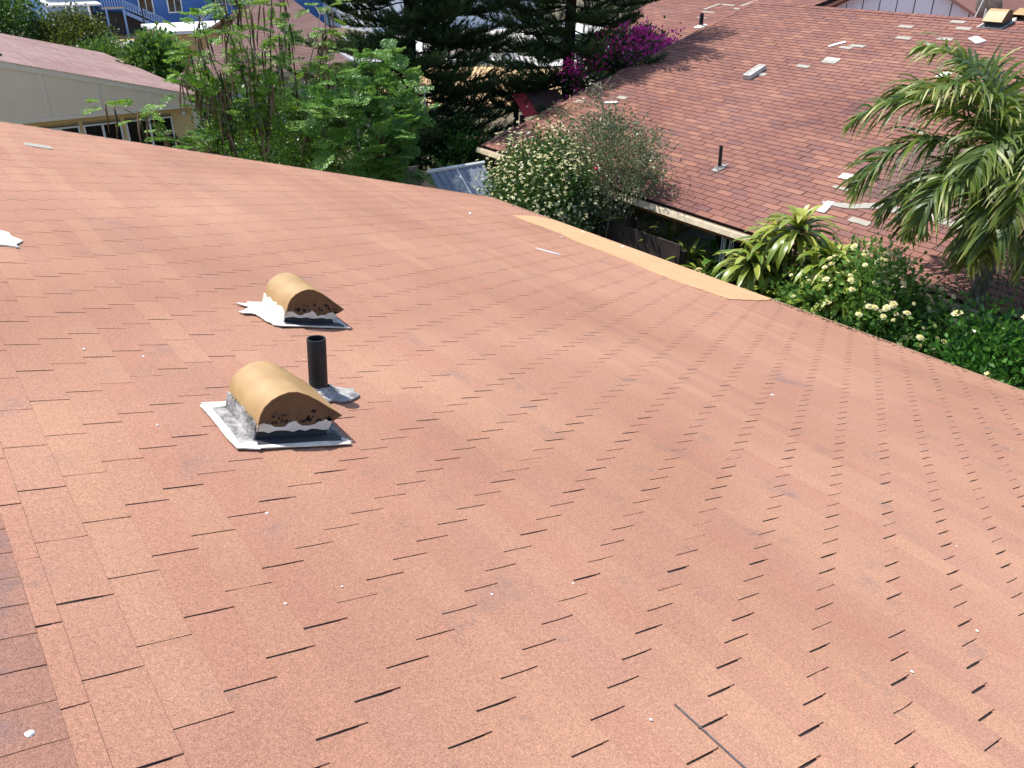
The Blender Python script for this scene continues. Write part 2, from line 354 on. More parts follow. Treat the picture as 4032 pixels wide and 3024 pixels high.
# ridge caps, bent over the ridge
def cap_mesh(hw, pit, e, mat, name="ridge_cap", tv=0., cz=.010):
    mb = MB(); c, s = math.cos(pit), math.sin(pit); n = 7; th = .005
    prof = []
    for k in range(n):
        a = -1 + 2 * k / (n - 1)
        d = abs(a) * hw; zz = -s * d + .006 * math.exp(-(a * 3) ** 2) * -1
        prof.append((math.copysign(c * d, a) if a else 0, zz))
    vs_ = [(x, 0, z + cz) for x, z in prof] + [(x, e + .04, z + .001) for x, z in prof] + [(x, 0, z + .0005) for x, z in prof]
    fs = [(k, k + 1, n + k + 1, n + k) for k in range(n - 1)] + [(2 * n + k, 2 * n + k + 1, k + 1, k) for k in range(n - 1)] + [(0, n, 2 * n, 0)[:3], (n - 1, 3 * n - 1, 2 * n - 1)]
    mb.add(vs_, fs, tv); return mb.mesh(name, mat)
caps = [cap_mesh(.155, PIT, .136, MT['shingle_cap'], tv=random.random(), cz=.004) for _ in range(4)]
ridge_w = deck.matrix_world @ Vector((.25, 0, 0))
ridge = bpy.data.objects.new("ridge", None); link(ridge, home); ridge.location = ridge_w - home.location
k = 0; y = -1.2
while y < YB - .2:
    o = bpy.data.objects.new("ridge_cap", random.choice(caps)); link(o, ridge); o.location = (0, y, .0035); o.rotation_euler = (0, random.uniform(-.006, .006), random.uniform(-.01, .01)); y += .136
mb = MB(); mb.box(-.2, .2, -5, -1.2, -.06, .004); mb.build("ridge_board", MT['tar'], ridge)
# back slope, walls, fascia
back = roof_plane("back_roof", home, ridge_w, PIT, math.pi, [(0, -YB), (9, -YB), (9, -YA), (0, -YA)], MT['shingle_near'])
ev0 = deck.matrix_world @ Vector((eave_x(YA), YA, 0)); ev1 = deck.matrix_world @ Vector((eave_x(YB), YB, 0))
mb = MB(); mb.box(-8, 8.0, YA + .4, YB - .45, 0, 2.55); mb.build("wall", MT['beige_panel'], home, loc=-home.location)
mb = MB(); mb.prism([(-8, 2.55), (7.6, 2.62), (ridge_w.x, ridge_w.z - .22)], 'y', YB - .5, YB - .45); mb.build("gable_wall", MT['beige_panel'], home, loc=-home.location)
def slab(a, b, dz0, dz1, th, nrm):
    a = Vector(a); b = Vector(b); n = Vector(nrm) * th
    return [a + Vector((0, 0, dz0)), b + Vector((0, 0, dz0)), b + Vector((0, 0, dz1)), a + Vector((0, 0, dz1)), a + n + Vector((0, 0, dz0)), b + n + Vector((0, 0, dz0)), b + n + Vector((0, 0, dz1)), a + n + Vector((0, 0, dz1))]
BOXF = [(0, 3, 2, 1), (4, 5, 6, 7), (0, 1, 5, 4), (2, 3, 7, 6), (1, 2, 6, 5), (0, 4, 7, 3)]
mb = MB(); mb.add(slab(ev0, ev1, -.20, .006, .022, (1, 0, 0)), BOXF); mb.build("fascia", MT['edge_metal'], home, loc=-home.location)
rk0 = deck.matrix_world @ Vector((.25, YB, 0)); mb = MB(); mb.add(slab(rk0, ev1, -.2, .006, .022, (0, 1, 0)), BOXF); mb.build("rake_board", MT['edge_metal'], home, loc=-home.location)
# tan roll roofing along the eave
low = [(8.19, 10.13), (8.16, 9.75), (8.26, 9.4), (8.29, 9.05), (8.2, 8.5), (8.28, 8.1), (8.31, 7.56), (8.25, 6.95), (8.31, 6.55), (8.44, 6.24), (8.5, 6.03), (9.05, 6.06), (9.5, 6.12)]
up = [(eave_x(q) - .004, q) for q in (6.2, 6.9, 7.6, 8.3, 9.0, 9.7, 10.2)] + [(8.85, 10.36), (8.5, 10.26)]
def rough(poly, amp, n=5, rnd=random.Random(5)):
    out = []
    for i, p in enumerate(poly):
        q = poly[(i + 1) % len(poly)]
        for k in range(n):
            f = k / n; out.append((p[0] + (q[0] - p[0]) * f + rnd.uniform(-amp, amp), p[1] + (q[1] - p[1]) * f + rnd.uniform(-amp, amp)))
    return out
mb = MB(); mb.prism(rough(low, .012, 5)[:-5] + [(min(x, eave_x(y_) - .002), y_) for x, y_ in up], 'z', .004, .013)
mb.build("eave_flashing", MT['tan_sheet'], deck)
# faint seam strip near the lower edge of the picture
o = MB().box(1.987, 1.994, .3, 1.14, .0055, .0062).build("seam_strip", MT['seam'], deck)

# ---------------------------------------------------------------- roof vents and pipes on the near roof
def hood_vent(label, pose, patch, group=None, ragged=False, dirty=True):
    """vent in roof frame coordinates: origin at flange's upslope, near corner; x downslope, y along the course"""
    t = thing("roof_vent", label, "roof vent", group=group)
    t.matrix_world = pose
    prof = [(.095, .05), (.092, .09), (.095, .13), (.108, .165), (.135, .196), (.17, .218), (.21, .232), (.25, .232), (.30, .215), (.35, .19), (.40, .16), (.45, .132), (.487, .108)]
    y0, y1 = .055, .405; th = .004
    inner = [(x + (.004 if i < 5 else 0), z - .004) for i, (x, z) in enumerate(prof)]
    mb = MB(); n = len(prof)
    vs_ = [(x, y0 - .006, z) for x, z in prof] + [(x, y1 + .006, z) for x, z in prof] + [(x, y0 - .006, z) for x, z in inner] + [(x, y1 + .006, z) for x, z in inner]
    fs = [(i, i + 1, n + i + 1, n + i) for i in range(n - 1)] + [(2 * n + i, 3 * n + i, 3 * n + i + 1, 2 * n + i + 1) for i in range(n - 1)] + [(i, 2 * n + i, 2 * n + i + 1, i + 1) for i in range(n - 1)] + [(n + i, n + i + 1, 3 * n + i + 1, 3 * n + i) for i in range(n - 1)] + [(n - 1, 3 * n - 1, 4 * n - 1, 2 * n - 1)]
    mb.add(vs_, fs); hood = mb.build("hood", MT['hood'], t, smooth=True)
    mod = hood.modifiers.new("edge", 'EDGE_SPLIT'); mod.split_angle = R_(40)
    end = [(x + (.002 if i < 5 else 0), z - .002) for i, (x, z) in enumerate(prof)] + [(.455, .082), (.40, .062), (.12, .05)]
    for ya, yb in ((y0, y0 + .004), (y1 - .004, y1)):
        MB().prism(end, 'y', ya, yb).build("end_plate", MT['hood_shade'], t)
    # collar under the hood
    MB().prism([(.10, .07), (.39, .07), (.44, .006), (.085, .006)][::-1], 'y', y0 + .012, y1 - .012).build("collar", MT['black_flange'], t)
    # weathered felt flange and sealant
    MB().prism([(0, 0), (.50, -.02), (.51, .17), (.50, .44), (.14, .46), (0, .45)], 'z', .002, .010).build("flange", MT['sealant_dirty' if dirty else 'sealant'], t)
    rnd = random.Random(3 if ragged else 4)
    MB().prism(rough([(.085, .005), (.47, -.012), (.485, .02), (.47, .07), (.085, .07)], .006, 4, rnd), 'z', .0105, .0125).build("black_shade_pad", MT['black_flange'], t)  # black rubber pad that also paints in the hood's shadow on the flange
    if patch == 'frame':
        fr = rough([(-.01, -.01), (.1, -.028), (.50, -.04), (.515, -.01), (.50, .012), (.1, .022), (.018, .035), (.026, .40), (.15, .435), (.15, .465), (.0, .46), (-.012, .44)], .011, 4, rnd)
        MB().prism(fr, 'z', .006, .0115).build("sealant_border", MT['sealant'], t)
    else:
        fr = rough([(.0, .0), (.04, -.02), (.5, -.035), (.512, -.005), (.30, .008), (.08, .015), (.08, .36), (.14, .42), (.0, .42), (-.09, .40), (-.03, .33), (-.14, .22), (-.04, .20)], .010, 3, rnd)
        MB().prism(fr, 'z', .006, .0115).build("sealant_border", MT['sealant'], t)
    # sealant smeared along the foot of the hood: near end and upslope side
    zz = lambda: rnd.uniform(-.008, .008)
    top_ = [(.44 - .35 * k / 22, .072 + zz() + .012 * math.sin(k * .7)) for k in range(23)]; bot_ = [(.09 + .34 * k / 12, .044 + zz() * .7) for k in range(13)]
    MB().prism(bot_ + top_, 'y', y0 - .0045, y0 - .0005).build("sealant_smear", MT['sealant'], t)
    top_ = [(y1 - .35 * k / 22, .082 + zz() * 1.3) for k in range(23)]; bot_ = [(y0 + .35 * k / 12, .012 + zz() * .4) for k in range(13)]
    MB().prism(bot_ + top_, 'x', .084, .0925).build("sealant_smear", MT['sealant' if not dirty else 'sealant_dirty'], t)
    # rust blisters along the bottom of the near end plate
    mb = MB()
    for k in range(42):
        x = .15 + .30 * rnd.random(); z = .085 + .05 * rnd.random() ** 2 * (1 if x < .4 else .6); s_ = .004 + .009 * rnd.random() ** 2
        mb.add([(x + s_ * math.cos(q) * rnd.uniform(.6, 1), y0 - .0012, z + s_ * math.sin(q) * rnd.uniform(.6, 1.1)) for q in np.linspace(0, 2 * math.pi, 7)[:-1]], [(0, 1, 2, 3, 4, 5)])
    o = mb.build("rust_spots", MT['tar'], t); o["kind"] = "stuff"
    return t
DW = deck.matrix_world.copy()
hood_vent("tan hooded roof vent on a wide white sealed flange, in front of the upright pipe", DW @ Matrix.Translation((1.30, 3.03, .008)), 'frame')
hood_vent("tan hooded roof vent with ragged white sealant, behind the upright pipe", DW @ Matrix.Translation((2.09, 4.61, .008)), 'ragged', ragged=True, dirty=False)
def pipe(label, base, height, rad, lean=(0, 0, 0), flash=None, group=None, nrm=(0, 0, 1), fl=MT['sealant_dirty'], fr=.17):
    t = thing("vent_pipe", label, "vent pipe", base, lean, group)
    MB().lathe([(rad * 1.02, -.06), (rad, .02), (rad, height), (rad * .98, height + .003), (rad * .84, height + .003), (rad * .82, height - .12), (.001, height - .12)], n=24).build("pipe", MT['black_pipe'], t, smooth=True).modifiers.new("e", 'EDGE_SPLIT').split_angle = R_(40)
    rnd = random.Random(int(height * 1000))
    q = Vector(nrm).to_track_quat('Z', 'X')
    ring = []
    for k in range(26):
        a = 2 * math.pi * k / 26; r_ = fr * rnd.uniform(.72, 1.15); ring.append((r_ * math.cos(a) * 1.15, r_ * math.sin(a) * .8))
    mb = MB(); n = len(ring)
    vs_ = [(x, y, .012) for x, y in ring] + [(x * .5, y * .6, .022) for x, y in ring] + [(rad * math.cos(2 * math.pi * k / n), rad * math.sin(2 * math.pi * k / n), .055) for k in range(n)] + [(x, y, .002) for x, y in ring]
    mb.add(vs_, [(i, (i + 1) % n, n + (i + 1) % n, n + i) for i in range(n)] + [(n + i, n + (i + 1) % n, 2 * n + (i + 1) % n, 2 * n + i) for i in range(n)] + [(3 * n + i, 3 * n + (i + 1) % n, (i + 1) % n, i) for i in range(n)])
    o = mb.build("flashing", fl, t, smooth=False); o.rotation_mode = 'QUATERNION'; o.rotation_quaternion = Quaternion(Matrix.Rotation(-lean[1], 3, 'Y').to_quaternion()) @ q
    return t
NR = DW.to_3x3() @ Vector((0, 0, 1))
pb = DW @ Vector((1.915, 3.57, .004))
pipe("short black upright vent pipe between the two tan hooded vents", pb, .305, .0475, (R_(-2.0), R_(4.5), 0), nrm=NR)

# white sealant blob by the left border and a few flakes
mb = MB(); mb.prism(rough([(.62, 6.9), (.86, 6.55), (.97, 6.2), (.93, 6.02), (.72, 6.08), (.5, 6.3), (.45, 6.7)], .03, 4), 'z', .006, .016)
o = mb.build("sealant_patch", MT['sealant']); o.matrix_world = DW; tag(o, "bright white sealant smear spread on the red shingles near the ridge", "sealant patch")
mb = MB(); mb.prism(rough([(6.83, 7.86), (6.87, 7.79), (6.97, 7.70), (7.04, 7.60), (7.02, 7.58), (6.92, 7.66), (6.85, 7.75)], .008, 3), 'z', .006, .013)
o = mb.build("torn_strip", MT['white_card']); o.matrix_world = DW; tag(o, "torn pale strip stuck to the red shingles above the tan eave flashing", "torn strip")
mb = MB(); mb.box(1.62, 1.88, 10.28, 10.48, .006, .010); o = mb.build("bare_patch", MT['bare'], deck)
flk = []
for k in range(3):
    rnd = random.Random(40 + k); mb = MB(); n = 7
    rg = [(math.cos(2 * math.pi * i / n) * rnd.uniform(.6, 1.2), math.sin(2 * math.pi * i / n) * rnd.uniform(.5, 1)) for i in range(n)]
    mb.add([(x, y, 0) for x, y in rg] + [(x * .7, y * .7, .5 + rnd.uniform(-.1, .2)) for x, y in rg], [tuple(range(n, 2 * n))] + [(i, (i + 1) % n, n + (i + 1) % n, n + i) for i in range(n)])
    flk.append(mb.mesh("paint_flake", MT['white']))
rnd = random.Random(77)
spots = [(.33, 1.70, .013), (1.07, 1.98, .006), (1.28, 2.01, .005), (1.76, 1.81, .006), (1.86, 1.12, .006), (5.55, 3.29, .016), (3.06, .89, .008), (3.7, .92, .009), (7.16, 9.8, .035), (9.1, 9.45, .04), (9.17, 8.61, .045), (8.1, 8.82, .02), (1.22, 2.51, .008), (1.2, 4.1, .008), (.95, 4.2, .009), (1.05, 3.3, .007), (1.9, 3.3, .006)]
spots += [(rnd.uniform(.6, 8.5), rnd.uniform(1, 10.5), rnd.uniform(.004, .008)) for _ in range(24)]
for x, y_, s_ in spots:
    o = bpy.data.objects.new("paint_flake", rnd.choice(flk)); link(o); o.matrix_world = DW @ Matrix.Translation((x, y_, .0065)) @ Matrix.Rotation(rnd.uniform(0, 6), 4, 'Z') @ Matrix.Diagonal((s_, s_, s_ * .6, 1))
    tag(o, "small white flake lying on the faded red shingles", "flake", "flakes scattered on the near roof")

# ---------------------------------------------------------------- neighbour's house on the right
NP = R_(17); NRX = 20.3; NEX = 11.15; NEZ = 2.6
NRZ = NEZ + (NRX - NEX) * math.tan(NP); NSL = (NRX - NEX) / math.cos(NP)
YN0, YN1 = -4.0, 16.42
nb = thing("brick_red_house", "neighbouring house with brick red tabbed shingle roof, cream gutter and patches", "house", (16, 6, 0))
nroof = roof_plane("roof", nb, (NRX, 0, NRZ), NP, math.pi, [(0, -YN1), (NSL, -YN1), (NSL, -YN0), (0, -YN0)], MT['tar'])
def nxy(X, Y): return ((NRX - X) / math.cos(NP), -Y)
def nw(X, Y, n=0): return nroof.matrix_world @ Vector((*nxy(X, Y), n))
EN = .152; TN = .355
worn_poly = [(12.9, 7.7), (13.4, 7.75), (14.85, 8.2), (15.0, 7.3), (14.4, 5.0), (13.2, 4.2), (12.75, 5.5), (12.8, 6.4)]
def inside(p, poly):
    x, y = p; r = False; j = len(poly) - 1
    for i in range(len(poly)):
        xi, yi = poly[i]; xj, yj = poly[j]
        if (yi > y) != (yj > y) and x < (xj - xi) * (y - yi) / (yj - yi) + xi: r = not r
        j = i
    return r
def in_worn(x, y, W):
    for yy in ((y, y + W / 2, y + W) if W else (y,)):
        if inside((NRX - (x - .07) * math.cos(NP), -yy), worn_poly): return True
    return False
nx = [NSL - EN * i for i in range(int(NSL / EN))][::-1]
shingle_roof(nroof, MT['shingle_brick'], nx, EN, TN, lambda x: (-YN1, -YN0), lambda i: (i % 2) * TN / 2 + (i % 7) * .004, thick=.011, gap=.016, pertab=True, seed=9, jit=.01, holes=in_worn)
# worn, curled area where the shingles lost their colour
MT['shingle_worn'] = shingle_mat("worn grey brown shingle", [(0, (.135, .085, .075)), (.5, (.175, .11, .095)), (1, (.135, .085, .075))], (.26, .23, .2), .60, .75, 3, .35, gscale=200.)
rnd = random.Random(21); mb = MB()
for i, x in enumerate(nx):
    y = -10 + (i % 2) * .09
    while y < -3:
        if in_worn(x, y + .08, 0):
            l = rnd.uniform(.002, .014); g0 = rnd.uniform(.002, .008)
            mb.add([(x - EN - .02, y, .0008), (x - EN - .02, y + .177, .0008), (x + rnd.uniform(-.02, .006), y + g0, .008 + l), (x + rnd.uniform(-.01, .012), y + .09, .006), (x + rnd.uniform(-.02, .006), y + .177 - g0, .008 + l * rnd.random())], [(0, 2, 3), (0, 3, 4, 1)], rnd.random())
        y += .1775
o = mb.build("worn_shingle", MT['shingle_worn'], nroof); o["kind"] = "stuff"
# ridge caps
ncaps = [cap_mesh(.16, NP, .15, MT['shingle_brick'], tv=k / 6) for k in range(6)]
nridge = bpy.data.objects.new("ridge", None); link(nridge, nb); nridge.location = Vector((NRX, 0, NRZ)) - nb.location
y = 3.0
while y < YN1 - .1:
    o = bpy.data.objects.new("ridge_cap", random.choice(ncaps)); link(o, nridge); o.location = (0, y, .012); o.rotation_euler = (0, random.uniform(-.015, .015), random.uniform(-.02, .02)); y += .15
roof_plane("back_roof", nb, (NRX, 0, NRZ - .002), NP, 0, [(0, YN0), (6, YN0), (6, YN1), (0, YN1)], MT['shingle_brick'])
# rake edge board, gutter, fascia, walls
cs, sn = math.cos(NP), math.sin(NP)
a = Vector((NEX, YN1, NEZ)); b_ = Vector((NRX, YN1, NRZ))
mb = MB(); mb.add(slab(a, b_, -.2, .012, .025, (0, 1, 0)), BOXF); mb.build("rake_board", MT['edge_metal'], nb, loc=-nb.location)
rnd = random.Random(31)
for i in range(34):   # cut shingle ends along the rake
    x0 = .15 + i * .27; mb = MB(); mb.box(x0 - .28, x0, -YN1 - .035, -YN1 + .12, .012, .019 + rnd.uniform(0, .006), rnd.random()); mb.build("rake_shingle", MT['shingle_brick'], nroof, rot=(0, rnd.uniform(-.004, .012), rnd.uniform(-.01, .01)))
mb = MB(); mb.prism([(NEX - .165, NEZ - .035), (NEX - .195, NEZ - .115), (NEX - .175, NEZ - .125), (NEX - .045, NEZ - .125), (NEX - .045, NEZ - .035), (NEX - .052, NEZ - .035), (NEX - .052, NEZ - .118), (NEX - .150, NEZ - .118), (NEX - .125, NEZ - .035), (NEX - .125, NEZ - .02), (NEX - .155, NEZ - .02)], 'y', YN0, YN1 - .02)
gut = mb.build("gutter", MT['cream_gutter'], nb, loc=-nb.location)
mb = MB(); mb.box(NEX - .149, NEX - .053, YN0, YN1 - .03, NEZ - .117, NEZ - .108); mb.build("gutter_floor", MT['gutter_in'], gut)
mb = MB(); mb.box(NEX - .043, NEX - .01, YN0, YN1, NEZ - .22, NEZ - .045); mb.build("fascia", MT['gutter_in'], nb, loc=-nb.location)
mb = MB(); mb.box(NEX + .75, NRX + 5, YN0 + .5, YN1 - .35, 0, NEZ - .02); mb.build("wall", MT['olive_wall'], nb, loc=-nb.location)
mb = MB(); mb.prism([(NEX + .75, NEZ - .02), (NRX + 5, NEZ - .02), (NRX, NRZ - .15)], 'y', YN1 - .4, YN1 - .35); mb.build("gable_wall", MT['olive_wall'], nb, loc=-nb.location)
mb = MB(); mb.box(NEX + .70, NEX + .748, 14.2, 16.05, .1, NEZ - .03); mb.build("wall_panel", MT['navy_wall'], nb, loc=-nb.location)
mb = MB(); mb.box(NEX + .69, NEX + .748, 6.9, 9.75, .1, NEZ - .03); mb.build("wall_panel", MT['brown_wall'], nb, loc=-nb.location)
for yy in (9.8, 11.0, 12.2, 13.4):
    MB().box(NEX + .715, NEX + .748, yy - .03, yy + .03, 0, NEZ - .03).build("batten", MT['olive_wall'], nb, loc=-nb.location)
for yy in (11.35, 6.2):
    MB().box(NEX + .05, NEX + .15, yy - .05, yy + .05, 0, NEZ - .06).build("porch_post", MT['wood_brown'], nb, loc=-nb.location)
# patches on the neighbour's roof
def npatch(name, pts, mat, n0=.012, n1=.019, amp=.006, seed=1):
    poly = rough([nxy(*p) for p in pts], amp, 4, random.Random(seed))
    return MB().prism(poly, 'z', n0, n1).build(name, MT[mat], nroof)
def nrect(X, Y, l=.345, h=.13): return [(X - h / 2, Y + l / 2), (X + h / 2, Y + l / 2), (X + h / 2, Y - l / 2), (X - h / 2, Y - l / 2)]
for k, (X, Y, l) in enumerate([(20.01, 10.44, .33), (19.69, 10.11, .34), (19.09, 10.14, .34), (19.54, 11.37, .34), (18.94, 11.02, .35), (18.31, 11.72, .36), (18.16, 11.91, .30), (17.38, 11.75, .36), (16.38, 12.81, .32), (17.02, 12.16, .32), (12.19, 7.17, .36), (13.75, 16.0, .3), (14.3, 15.1, .28)]):
    npatch("bare_patch", nrect(X, Y, l), 'bare', seed=k)
npatch("bare_patch", [(12.89, 8.24), (12.97, 8.22), (12.98, 7.72), (12.90, 7.7)], 'bare', seed=31)
npatch("bare_patch", [(12.44, 8.07), (12.58, 7.6), (12.80, 7.25), (12.86, 6.39), (12.74, 5.6), (12.62, 5.6), (12.68, 6.28), (12.62, 7.17), (12.43, 7.6), (12.38, 8.01)], 'bare', amp=.012, seed=32)
cards = [([(19.21, 9.71), (19.36, 9.61), (19.17, 9.29), (18.99, 9.4)], "white"), ([(18.08, 12.31), (18.16, 12.36), (18.47, 12.17), (18.41, 12.09)], ""), ([(17.44, 11.94), (17.58, 11.94), (17.57, 11.59), (17.45, 11.59)], ""), ([(17.3, 9.22), (17.55, 9.2), (17.6, 9.02), (17.34, 9.03)], ""), ([(13.20, 8.34), (13.37, 8.36), (13.38, 8.15), (13.21, 8.10)], ""), ([(12.14, 7.95), (12.48, 8.0), (12.5, 7.87), (12.15, 7.80)], ""), ([(13.9, 15.3), (13.98, 15.32), (14.1, 15.0), (14.02, 14.98)], "")]
for k, (pts, _) in enumerate(cards): npatch("repair_card", pts, 'white_card', .02, .026, .003, 50 + k)
# neighbour's vents, pipes, concrete block, straw
rot_n = nroof.matrix_world.to_3x3().to_4x4()
def nvent(X, Y, label):
    p = nw(X, Y, .012)
    return hood_vent(label, Matrix.Translation(p) @ rot_n @ Matrix.Translation((-.40, -.22, 0)) @ Matrix.Diagonal((1.12, 1.15, 1.3, 1)), 'none')
nvent(19.96, 9.62, "tan hooded vent on the brick red roof just below its ridge")
pv = Vector((20.62, 9.33, NRZ - .09)); hood_vent("tan hooded vent standing behind the ridge of the brick red roof", Matrix.Translation(pv) @ Matrix.Rotation(math.pi, 4, 'Z') @ Matrix.Rotation(-NP * .9, 4, 'Y') @ Matrix.Translation((-.25, -.22, 0)) @ Matrix.Diagonal((1, 1.15, 1.5, 1)), 'none')
NN = nroof.matrix_world.to_3x3() @ Vector((0, 0, 1))
pipe("thin black vent pipe low on the brick red roof", nw(12.61, 10.5, .008), .42, .033, (R_(-4), R_(1), 0), nrm=NN, fr=.15)
rnd = random.Random(8)
blk = thing("concrete_block", "pale concrete block lying on the brick red roof", "concrete block"); blk.matrix_world = Matrix.Translation(nw(16.05, 12.9, .015)) @ rot_n @ Matrix.Rotation(R_(6), 4, 'Z')
mb = MB()
for (a0, a1, b0, b1) in ((-.62, -.58, -.1, .1), (-.34, -.30, -.1, .1), (-.04, 0, -.1, .1), (-.58, -.34, -.1, -.065), (-.58, -.34, .065, .1), (-.30, -.04, -.1, -.065), (-.30, -.04, .065, .1)): mb.box(a0, a1, b0, b1, 0, .10)
mb.build("shell", MT['concrete'], blk)
mb = MB(); mb.box(-.58, -.34, -.064, .064, .0, .085); mb.box(-.30, -.04, -.064, .064, 0, .085); mb.build("grout", MT['concrete'], blk)
mb = MB()
for k in range(70):
    c = Vector((rnd.gauss(0, .32), rnd.gauss(0, .34), .02 + .05 * rnd.random())); a_ = rnd.uniform(0, 3.14); l = rnd.uniform(.15, .4)
    d = Vector((math.cos(a_), math.sin(a_), 0)) * l; mb.tube([c - d / 2, c + Vector((rnd.uniform(-.04, .04), rnd.uniform(-.04, .04), .03 * rnd.random())), c + d / 2], .006, 3)
o = mb.build("dry_stalks", MT['straw']); o.matrix_world = Matrix.Translation(nw(13.2, 15.75, .012)) @ rot_n; tag(o, "heap of dry straw coloured stalks on the brick red roof edge", "dry stalks", kind="stuff")
# wing behind the rake, rear gable
WP = R_(11)
wroof = roof_plane("wing_roof", nb, (26.5, 0, 5.86), WP, math.pi, [(0, -24), (8.15, -21), (8.15, -16.5), (0, -16.5)], MT['tar'])
shingle_roof(wroof, MT['shingle_brick'], [8.15 - .152 * i for i in range(53)][::-1], .152, .355, lambda x: (-24 + 3 * x / 8.15, -16.5), lambda i: (i % 2) * .18, thick=.008, pertab=True, seed=12, parts=0)
mb = MB(); mb.box(18.3, 18.42, 16.6, 21, 4.12, 4.27); mb.build("wing_gutter", MT['cream_gutter'], nb, loc=-nb.location)
mb = MB(); mb.box(18.9, 26, 16.5, 20.7, 0, 4.2); mb.build("wing_wall", MT['olive_wall'], nb, loc=-nb.location)
for k, (X, Y, l, h) in enumerate([(20.2, 17.9, .9, .06), (19.6, 17.3, .6, .08), (21.6, 19.2, .5, .1), (22.2, 19.6, .12, .7), (22.5, 19.2, .5, .12), (22.9, 18.7, .12, .8), (22.2, 18.4, .6, .12), (23.4, 18.8, .7, .14), (21.0, 18.9, .4, .06), (20.9, 17.6, .4, .08), (21.3, 17.3, .3, .1)]):
    MB().box((26.5 - X - h / 2) / math.cos(WP), (26.5 - X + h / 2) / math.cos(WP), -Y - l / 2, -Y + l / 2, .006, .014).build("bare_patch", MT['bare'], wroof)
pipe("small black vent pipe on the flatter roof wing behind the bougainvillea", wroof.matrix_world @ Vector((6.4, -18.2, .005)), .35, .06, nrm=wroof.matrix_world.to_3x3() @ Vector((0, 0, 1)), fl=MT['sealant'], fr=.2)
GX = 23.5; gy0, gy1, gz = 11.75, 15.97, 5.2; gyc = (gy0 + gy1) / 2; gza = gz + (gyc - gy0) * .47
mb = MB(); mb.prism([(gy0 - .1, 4.0), (gy1 + .1, 4.0), (gy1 + .02, gz), (gyc, gza), (gy0 - .02, gz)], 'x', GX, GX + .1)
gb = mb.build("rear_gable", MT['white_panel'], nb, loc=-nb.location)
for k in range(9):
    yy = gy0 + .25 + k * .52; zt = gz + min(yy - gy0, gy1 - yy) * .47
    if zt > gz - .2: MB().box(GX - .006, GX - .001, yy - .012, yy + .012, 4.0, zt - .06).build("panel_joint", MT['joint'], gb)
for s_ in (-1, 1):
    ye = gyc + s_ * ((gy1 - gy0) / 2 + .5); ze = gz - .5 * .47
    mb = MB(); mb.add([(GX - .25, gyc, gza + .10), (GX - .25, ye, ze + .10), (GX + 9, ye, ze + .10), (GX + 9, gyc, gza + .10), (GX - .25, gyc, gza + .02), (GX - .25, ye, ze + .02), (GX + 9, ye, ze + .02), (GX + 9, gyc, gza + .02)], [(0, 1, 2, 3), (4, 7, 6, 5), (0, 4, 5, 1), (1, 5, 6, 2), (2, 6, 7, 3)])
    mb.build("rear_roof", MT['shingle_brick'], nb, loc=-nb.location)
mb = MB(); mb.box(GX + .1, GX + 9, gy0 - .1, gy1 + .1, 0, gz - .1); mb.build("rear_wall", MT['white_panel'], nb, loc=-nb.location)
# satellite dish behind the ridge
d_ = thing("satellite_dish", "weathered grey satellite dish on white struts behind the brick red ridge", "satellite dish", (22.5, 11.1, 5.35))
mb = MB(); prof = [(r_, .35 * r_ * r_) for r_ in (0.001, .12, .24, .34, .42)] + [(.42, .35 * .42 ** 2 - .02), (.3, .35 * .09 - .02), (.001, -.02)]
mb.lathe(prof, n=28); mb.build("reflector", MT['dish'], d_, smooth=True, loc=(0, 0, .16), rot=(R_(78), 0, R_(70)))
mb = MB(); mb.tube([(0, 0, -1.2), (0, 0, .12)], .03, 8); mb.build("mast", MT['white'], d_)
for q in ((.35, .25), (-.2, .35)): MB().tube([(q[0] * .2, q[1] * .2, .45), (q[0], q[1], -.9)], .014, 6).build("strut", MT['white'], d_)
MB().tube([(.05, -.05, .05), (.35, -.4, .05), (.42, -.45, .12)], .015, 6).build("feed_arm", MT['iron'], d_)

# ---------------------------------------------------------------- tan house on the left
LY = 26.46; LEX, LEZ = 7.87, 2.67; LP = R_(14.6)
lh = thing("beige_gable_house", "low house with pinkish brown roof, beige gable panels and yellow siding", "house", (3, 32, 0))
LRX = -2.0; LRZ = LEZ + (LEX - LRX) * math.tan(LP); LSL = (LEX - LRX) / math.cos(LP)
lroof = roof_plane("roof", lh, (LRX, 0, LRZ), LP, 0, [(0, LY - .02), (LSL, LY - .02), (LSL, 39), (0, 39)], MT['tar'])
shingle_roof(lroof, MT['shingle_pink'], [LSL - .15 * i for i in range(int(LSL / .15))][::-1], .15, .34, lambda x: (LY - .06, 39), lambda i: (i % 2) * .17 + (i % 5) * .01, thick=.006, seed=5, parts=0)
roof_plane("back_roof", lh, (LRX, 0, LRZ - .003), LP, math.pi, [(0, -39), (8, -39), (8, -LY + .02), (0, -LY + .02)], MT['shingle_pink'])
rz = lambda X: LEZ + (LEX - X) * math.tan(LP)
mb = MB(); mb.add(slab((LRX, LY, LRZ), (LEX, LY, LEZ), -.16, -.006, .03, (0, -1, 0)), BOXF); mb.build("rake_board", MT['beige_trim'], lh, loc=-lh.location)
edges = [-2.0, .96, 2.3, 3.64, 4.98, 6.33, 7.62]
for i in range(len(edges) - 1):
    a0, a1 = edges[i], edges[i + 1]
    MB().prism([(a0, 2.49), (a1, 2.49), (a1, rz(a1) - .14), (a0, rz(a0) - .14)], 'y', LY, LY + .05).build("gable_panel", MT['beige_panel'], lh, loc=-lh.location)
for X in edges[1:-1]: MB().box(X - .045, X + .045, LY - .02, LY - .001, 2.49, rz(X) - .17).build("batten", MT['beige_trim'], lh, loc=-lh.location)
MB().box(-2, 7.64, LY - .03, LY + .09, 2.38, 2.488).build("beam", MT['beige_trim'], lh, loc=-lh.location)
